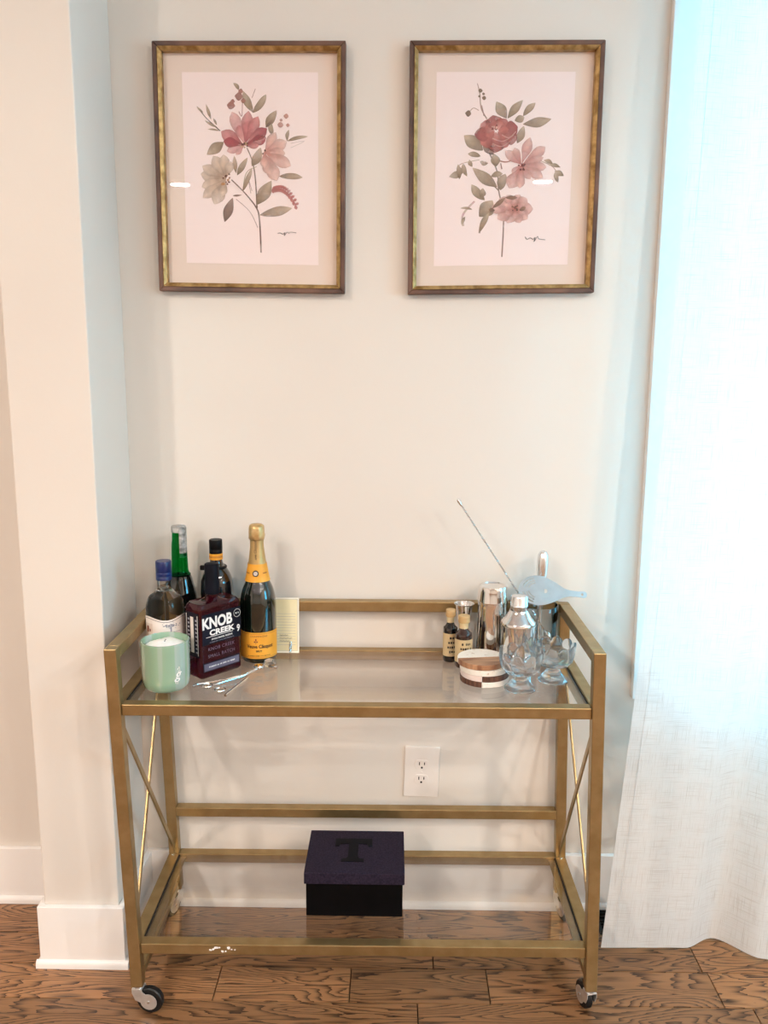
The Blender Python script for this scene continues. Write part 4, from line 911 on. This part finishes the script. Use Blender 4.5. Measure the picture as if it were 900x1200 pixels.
# -- two pressed glass coupes
def coupe(px, py, top_px, label):
    p = at(px, py, .032); hh = above(p, px, top_px)
    t = thing('glass_coupe', label, 'dessert glass', p, 0, 'pressed glass dessert coupes')
    NL = 10
    def lob(a, r, z):
        f = max(0, min(1, (z-hh*.42)/(hh*.35))); return r*(1+(.085*f*abs(math.cos(a*NL/2))**.8-.04*f if r > lim(z) else 0))
    R0 = .0455
    lim = lambda z: R0-.0028 if z > hh*.9 else .0385 if z > hh*.6 else .0325 if z > hh*.5 else .02
    out = [(.0235, hh*.40), (.034, hh*.45), (.041, hh*.55), (.0438, hh*.68), (.0448, hh*.82), (R0, hh*.97), (R0-.0005, hh)]
    inn = [(R0-.003, hh), (R0-.0042, hh*.95), (.0395, hh*.8), (.037, hh*.68), (.031, hh*.58), (.018, hh*.52), (.001, hh*.505)]
    m = MB(); m.lathe([(.001, hh*.385), (.014, hh*.385)]+out+inn, 80, fr=lob)
    for v in m.v:
        if v.z > hh*.86:
            a = math.atan2(v.y, v.x); v.z -= hh*.10*(1-abs(math.cos(a*NL/2))**.7)*((v.z-hh*.86)/(hh*.14))
    m.build('bowl', crystal_m, t, smooth=30)
    f = MB(); f.lathe([(.001, hh*.05), (.025, hh*.012), (.030, 0), (.0325, .001), (.0325, .004), (.026, hh*.10), (.0155, hh*.26), (.0125, hh*.33), (.0145, hh*.384), (.001, hh*.384)], 60, fr=lambda a, r, z: r*(1+.035*abs(math.cos(a*6))))
    f.build('foot', crystal_m, t, smooth=50)
coupe(609, 814, 761, 'clear pressed glass coupe with a petal rim beside the coaster stack')
coupe(647.5, 803.5, 753, 'clear pressed glass coupe with a petal rim next to the cart side rail')

# -- coasters
dwood_m = noise_col(pmat('walnut', rgb(96, 62, 48), .45), rgb(64, 38, 30), rgb(118, 80, 62), 3, 5, (6, 60, 6), bump=.1)
lwood_m = noise_col(pmat('acacia', rgb(170, 120, 86), .45), rgb(128, 84, 58), rgb(198, 152, 116), 3, 5, (5, 50, 5), bump=.1)
terr_m = noise_col(pmat('white_terrazzo', rgb(240, 232, 220), .5), rgb(206, 190, 170), rgb(244, 238, 228), 140, 3, lo=.28, hi=.40)
pinkm_m = noise_col(pmat('pale_marble', rgb(232, 214, 206), .4), rgb(222, 200, 192), rgb(240, 226, 220), 20, 4)
pc = at(567, 806.5, .053); ct, cr_ = .0122, .0530
def coaster(i, ang, m1, m2, dx, dy, label):
    t = thing('coaster', label, 'coaster', (pc.x+dx, pc.y+dy, ZS+i*(ct+.0002)), math.radians(ang), 'stacked round coasters')
    for nm, mt, a0 in (('stone_half', m1, 0), ('wood_half', m2, 180)):
        pts = [(cr_*math.cos(math.radians(a0+180*k/28)), cr_*math.sin(math.radians(a0+180*k/28))+(.0002 if a0 == 0 else -.0002)) for k in range(29)]
        MB().prism(pts, 0, ct, 'z').build(nm, mt, t, smooth=30, bevel=.0012)
coaster(0, -102, terr_m, dwood_m, 0, 0, 'round coaster of dark walnut and white terrazzo at the bottom of the stack')
coaster(1, 78, pinkm_m, dwood_m, .001, .0, 'round coaster of dark walnut and pale marble second from the bottom')
coaster(2, 182, terr_m, lwood_m, -.001, .001, 'round coaster with white terrazzo front edge directly under the top coaster')
coaster(3, 8, terr_m, lwood_m, -.006, .004, 'round coaster half white terrazzo and half tan wood on top of the stack')

# ================================================================== BLACK BOX ON THE LOWER SHELF
ZL = .1602
fl_, fr_ = onZ(358.8, 1073.3, ZL), onZ(471.5, 1074.5, ZL)
yfb = (fl_.y+fr_.y)/2; wb = fr_.x-fl_.x; zt = onY(415, 1023.6, yfb-.004).z; zlb = onY(415, 1039, yfb-.004).z
ybk = onZ(417, 973, zt).y; dpt = min(ybk-yfb, .165)
felt_m = noise_col(pmat('black_lid_fabric', rgb(40, 32, 47), .7, Specular_IOR_Level=.1), rgb(32, 26, 40), rgb(47, 39, 54), 260, 3, bump=.3, bscale=700)
blackbox_m = noise_col(pmat('black_box_paint', rgb(5, 5, 6), .5, Specular_IOR_Level=.1), rgb(4, 4, 5), rgb(7, 6, 8), 40, 3)
navyT_m = noise_col(pmat('dark_navy_emblem', rgb(6, 8, 15), .55, Specular_IOR_Level=.1), rgb(5, 6, 12), rgb(9, 10, 18), 200, 3)
bx_ = thing('keepsake_box', 'black lidded square box with a dark block letter on the lower shelf', 'box', ((fl_.x+fr_.x)/2, yfb+dpt/2, ZL))
MB().box(-wb/2, wb/2, -dpt/2, dpt/2, 0, zlb-ZL+.004).build('box_body', blackbox_m, bx_, bevel=.0015)
lid = MB(); lid.box(-wb/2-.004, wb/2+.004, -dpt/2-.004, dpt/2+.004, zlb-ZL+.0045, zt-ZL); lid = lid.build('lid', felt_m, bx_, bevel=.0015)
h_ = zt-ZL
Tp = [(-.50, .50), (.50, .50), (.50, .16), (.40, .16), (.36, .26), (.13, .28), (.13, -.28), (.17, -.36), (.30, -.38), (.30, -.50), (-.30, -.50), (-.30, -.38), (-.17, -.36), (-.13, -.28), (-.13, .28), (-.36, .26), (-.40, .16), (-.50, .16)]
MB().prism([(-.006+x*wb*.40, dpt*.02+y*dpt*.56) for x, y in Tp], h_+.0001, h_+.0012, 'z').build('letter_emblem', navyT_m, lid)

# ================================================================== FLOOR REGISTER
q = onZ(706.5, 1079, 0)
rg = thing('floor_register', 'dark slatted floor vent between the cart and the curtain', 'floor vent', (q.x+.105, q.y-.003, 0))
MB().box(-.125, .125, -.05, .048, .0002, .003).build('frame', gasket_m, rg, bevel=.001)
for i in range(7): MB().box(-.115, .115, -.042+i*.0125, -.036+i*.0125, .003, .006).build('slat', blackcap_m, rg)

# ================================================================== CURTAIN
cur_m = bpy.data.materials.new('linen'); cur_m.use_nodes = True; n, l = cur_m.node_tree.nodes, cur_m.node_tree.links
n.remove(n['Principled BSDF']); uv = n.new('ShaderNodeTexCoord')
def wn(st, det):
    mp = n.new('ShaderNodeMapping'); mp.inputs['Scale'].default_value = st; l.new(uv.outputs['UV'], mp.inputs[0])
    t = n.new('ShaderNodeTexNoise'); t.inputs['Scale'].default_value = 1; t.inputs['Detail'].default_value = det; l.new(mp.outputs[0], t.inputs[0]); return t.outputs[0]
a_, b_ = wn((900, 14, 1), 2), wn((14, 900, 1), 2); c_ = wn((500, 500, 1), 1)
ad = n.new('ShaderNodeMath'); ad.operation = 'MINIMUM'; l.new(a_, ad.inputs[0]); l.new(b_, ad.inputs[1])
rp = n.new('ShaderNodeValToRGB'); rp.color_ramp.elements[0].position = .24; rp.color_ramp.elements[0].color = rgb(208, 199, 190); rp.color_ramp.elements[1].position = .44; rp.color_ramp.elements[1].color = rgb(240, 237, 234)
l.new(ad.outputs[0], rp.inputs[0])
df = n.new('ShaderNodeBsdfDiffuse'); tl_ = n.new('ShaderNodeBsdfTranslucent'); l.new(rp.outputs[0], df.inputs[0]); l.new(rp.outputs[0], tl_.inputs[0])
bp = n.new('ShaderNodeBump'); bp.inputs['Strength'].default_value = .35; bp.inputs['Distance'].default_value = .001; l.new(ad.outputs[0], bp.inputs['Height']); l.new(bp.outputs[0], df.inputs['Normal'])
ms = n.new('ShaderNodeMixShader'); ms.inputs[0].default_value = .36; l.new(df.outputs[0], ms.inputs[1]); l.new(tl_.outputs[0], ms.inputs[2]); l.new(ms.outputs[0], n['Material Output'].inputs[0])
edge_px = [(0, 818), (140, 807), (280, 796), (420, 783), (560, 769.5), (700, 757), (820, 743.5), (1000, 719.7), (1112, 704)]
ZTOP = 2.50
eX = []
for y, x in edge_px:
    z_ = onY(x, y, -.11).z; Y_ = -.105-.055*max(0, 1-z_/2.1); q = onY(x, y, Y_); eX.append((q.z, q.x))
def edge(z):
    if z >= eX[0][0]: return eX[0][1]+(z-eX[0][0])*.01
    for (z0, x0), (z1, x1) in zip(eX, eX[1:]):
        if z1 <= z <= z0: return x1+(x0-x1)*(z-z1)/(z0-z1)
    return eX[-1][1]
NU, NV = 150, 70
m = MB(); RX = 1.92
hem = [(0, -.160), (.08, -.163), (.14, -.158), (.195, -.122), (.26, -.195), (.36, -.28), (.50, -.20), (.60, -.12), (.70, -.20), (.80, -.25), (.90, -.13), (1, -.12)]
def hemy(u):
    for (u0, y0), (u1, y1) in zip(hem, hem[1:]):
        if u0 <= u <= u1: t = (u-u0)/(u1-u0); t = t*t*(3-2*t); return y0+(y1-y0)*t
    return hem[-1][1]
uvs = []
for j in range(NV+1):
    v = j/NV; z = .006+(ZTOP-.006)*v; lo = (1-v)**1.6
    xl = edge(z)
    for i in range(NU+1):
        u = i/NU
        X = xl+(RX-xl)*u
        ytop = -.115-.026*math.sin(u*2*PI*5.2+2.2)*min(1, u*7) - .006*math.sin(u*23+v*3)
        Y = hemy(u)*lo+ytop*(1-lo)
        zz = z
        if j == 0: zz = .004+.004*math.sin(u*19)**2
        m.v.append(Vector((X-.8, Y+.13, zz))); uvs.append((u*1.4, v*2.5))
for j in range(NV):
    for i in range(NU): k = j*(NU+1)+i; m.f.append((k, k+1, k+NU+2, k+NU+1))
cu = m.build('curtain', cur_m, None, (.8, -.13, 0), smooth=180, keep=True)
ul = cu.data.uv_layers.new(name='UVMap')
for lp in cu.data.loops: ul.data[lp.index].uv = uvs[lp.vertex_index]
cur = thing('linen_curtain', 'off white translucent linen curtain hanging to the floor beside the cart', 'curtain', (.8, -.13, 0))
cu.name = 'curtain_panel'; cu.parent = cur; cu.location = (0, 0, 0)
# side hem seam
sm = MB(); sm.tube([(edge(z)+.028-.8, (hemy(.02)*(1-z/ZTOP)**1.6+(-.115)*(1-(1-z/ZTOP)**1.6))+.13-.0035, z) for z in [.02+2.4*i/40 for i in range(41)]], .0005, 5); sm.build('hem_seam', cur_m, cur, smooth=True)
rodm = MB(); rodm.tube([(-.32, .015, ZTOP+.03), (1.25, .015, ZTOP+.03)], .011, 14)
rd = thing('curtain_rod', 'gold curtain rod above the window', 'curtain rod', (.8, -.13, 0)); rodm.build('rod', gold_m, rd, smooth=True)
for xx in (-.28, 1.2): MB().box(xx-.008, xx+.008, .015, .13, ZTOP+.022, ZTOP+.038).build('bracket', gold_m, rd, bevel=.001)
for i in range(12): MB().tube([(-.25+i*.12, .015+.016*math.cos(a), ZTOP+.026+.018*math.sin(a)) for a in [2*PI*q/16 for q in range(16)]], .0015, 6, closed=True).build('curtain_ring', gold_m, rd, smooth=True)
